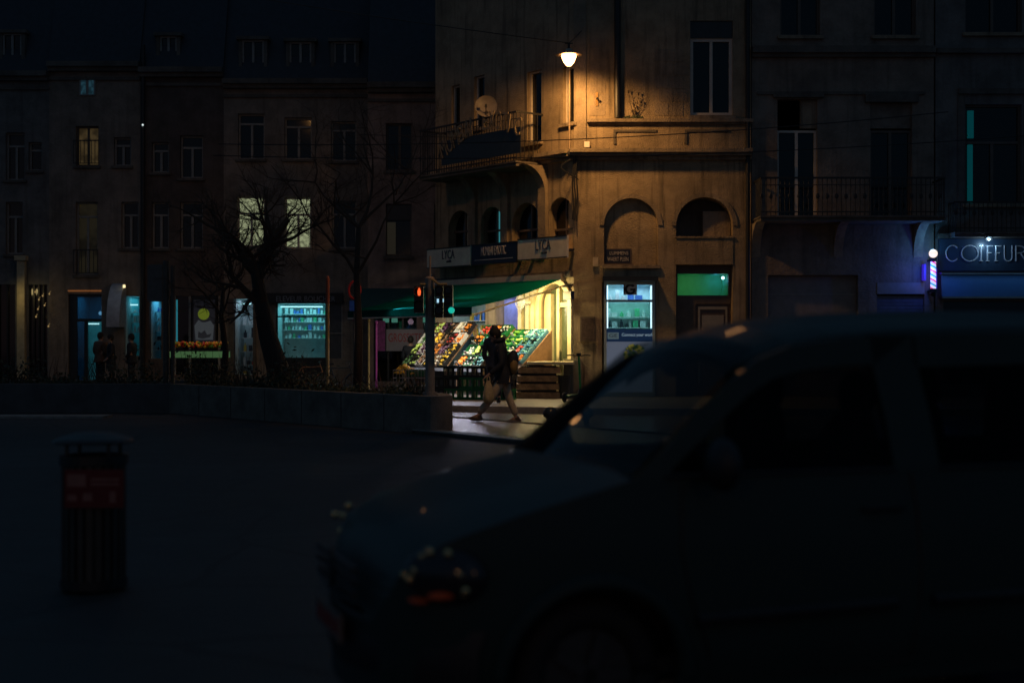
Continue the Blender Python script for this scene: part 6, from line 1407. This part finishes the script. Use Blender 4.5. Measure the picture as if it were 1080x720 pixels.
# bumper, plate, grille, lights
m = MB()
bz_ = [.26,.34,.44,.52]
for k in range(3):
    for j in range(14):
        def bp_(k_, j_):
            t = j_/14; q = math.sin(PI*t)**.5; return (.36-.40*q, .03+(W_-.06)*t, bz_[k_]) if True else None
        off = (0,.03,.03,0)
        a_, b_, c_, d_ = bp_(k,j),bp_(k,j+1),bp_(k+1,j+1),bp_(k+1,j)
        m.quad((a_[0]-off[k],a_[1],a_[2]),(b_[0]-off[k],b_[1],b_[2]),(c_[0]-off[k+1],c_[1],c_[2]),(d_[0]-off[k+1],d_[1],d_[2]))
m.build('bumper', VPL, van, smooth=True, weld=True)
m = MB(); m.box(-.095,-.08,W_/2-.26,W_/2+.26,.40,.51); q = m.build('number_plate', mat('plate_white', (.16,.11,.09), .5, var=.1), van)
m = MB()
for i, yy in enumerate((-.2,-.14,-.06,0,.06,.14,.2)): m.box(-.099,-.0955,W_/2+yy-.016,W_/2+yy+.016,.425,.485)
m.build('plate_characters', mat('plate_red', (.25,.03,.03), .5), q)
m = MB()
for z in (.60,.65,.70): m.box(-.07,-.045,.45,W_-.45,z,z+.02)
g_ = m.build('grille', VPL, van); m = MB(); m.tube([(-.05,.42,.58),(-.08,W_/2,.57),(-.05,W_-.42,.58)], .008, 6); m.prism([(W_/2-.05,.66),(W_/2,.57),(W_/2+.05,.66),(W_/2,.75)], -.085, -.07, axis='x'); m.build('grille_trim', VPL, g_)
LENS = glass('lamp_lens', (.85,.85,.85)); RFL = mat('glint_reflector', (.8,.8,.8), .22, metal=1, var=0); AMB = mat('amber_lens', (.7,.09,.015), .25, var=0)
BEAD = mat('orange_glint_facet', (.95,.55,.25), .10, metal=1, var=0)  # orange lamplight of the glints put into the metal colour
for s in (0, 1):
    f = (lambda y: y) if s == 0 else (lambda y: W_-y)
    m = MB(); T_ = Matrix.Rotation(R(48 if s == 0 else -48),3,'Z')
    m.sph((.225,f(.13),.725),.19,(.42,.95,.62),18,10,T_); h_ = m.build('headlight', mat('headlight_shell', (.03,.03,.035), .12, metal=.3, var=0), van, smooth=True)
    rr = random.Random(5+s)
    for k in range(13):
        b_ = MB(); a0 = rr.uniform(0,2*PI); q = rr.uniform(.3,1.0); u_ = q*math.cos(a0); b_.sph(((.20-.13*u_, .085+.12*u_) if s == 0 else (.11-.07*u_, W_-.12-.10*u_))+(.735+.09*q*math.sin(a0)+.03*s,), rr.uniform(.012,.020), (1,1,1), 10, 8); b_.build('glint_reflector', BEAD, h_, smooth=True)  # beads added to form the headlight glints
    a_ = MB(); a_.sph((.20,f(.07),.66),.05,(1.2,.8,.35),12,8).sph((.13,f(.15),.635),.055,(.8,1.2,.2),12,8); a_.build('indicator', AMB, h_, smooth=True)
# interior: dashboard, wheel, seats, mirror
INT = mat('cabin_cloth', (.02,.021,.024), .85, var=.2)
m = MB(); m.prism([(.98,1.05),(1.35,1.06),(1.42,.98),(1.40,.6),(1.0,.6)], .1, W_-.1); m.build('dashboard', INT, van)
m = MB(); T_ = Matrix.Rotation(R(62),3,'Y'); cc = Vector((1.52,.42,1.0))
m.tube([cc+T_@Vector((.18*math.cos(2*PI*i/24),.18*math.sin(2*PI*i/24),0)) for i in range(25)], .015, 8).cyl((1.36,.42,.92),tuple(cc),.03)
for t in (0,2.1,4.2): m.cyl(tuple(cc),tuple(cc+T_@Vector((.18*math.cos(t),.18*math.sin(t),0))),.014)
m.build('steering_wheel', VPL, van)
for y_ in (.42, 1.24):
    for x_ in (1.85, 2.75):
        m = MB(); m.sph((x_,y_,.62),.27,(1.0,.9,.35),14,10); m.sph((x_+.26,y_,.98),.30,(.35,.82,1.25),14,12,Matrix.Rotation(R(14),3,'Y')); m.sph((x_+.35,y_,1.38),.13,(.5,1.0,.85),12,9); m.cyl((x_+.33,y_-.05,1.22),(x_+.34,y_-.05,1.34),.012).cyl((x_+.33,y_+.05,1.22),(x_+.34,y_+.05,1.34),.012); m.build('seat', INT, van, smooth=True)
m = MB(); m.sph((1.50,W_/2,1.50),.1,(.25,1.2,.42),12,8).cyl((1.50,W_/2,1.52),(1.56,W_/2,1.58),.012); m.build('rear_view_mirror', VPL, van, smooth=True)
m = MB(); m.box(1.0,3.9,.1,W_-.1,.3,.36); m.build('floor', INT, van)
m = MB(); m.box(2.55,2.58,.12,W_-.12,.36,.75); m.build('luggage_panel', INT, van)

# ================================================================ STREET LAMPS BEHIND THE CAMERA (their light reaches the square)
def rear_lamp(x, y, z, pw, lb):
    o = thing('street_lamp', lb, 'street lamp', (x, y, 0), 0)
    m = MB(); m.cyl((0,0,0),(0,0,z),.09,.06,12); m.tube([(0,0,z),(0,.3,z+.2),(0,.9,z+.25)], .04, 8); m.build('pole', POLE, o)
    m = MB(); m.box(-.14,.14,.7,1.4,z+.2,z+.3); m.build('lamp_head', BLACK, o)
    point('rear_lamp_light', (x, y+1.05, z+.05), pw, (1,.48,.16), .12)
rear_lamp(-7, -16, 6.5, 200, 'tall street lamp behind the viewer, to the left'); rear_lamp(8, -12, 6.5, 110, 'tall street lamp behind the viewer, to the right')
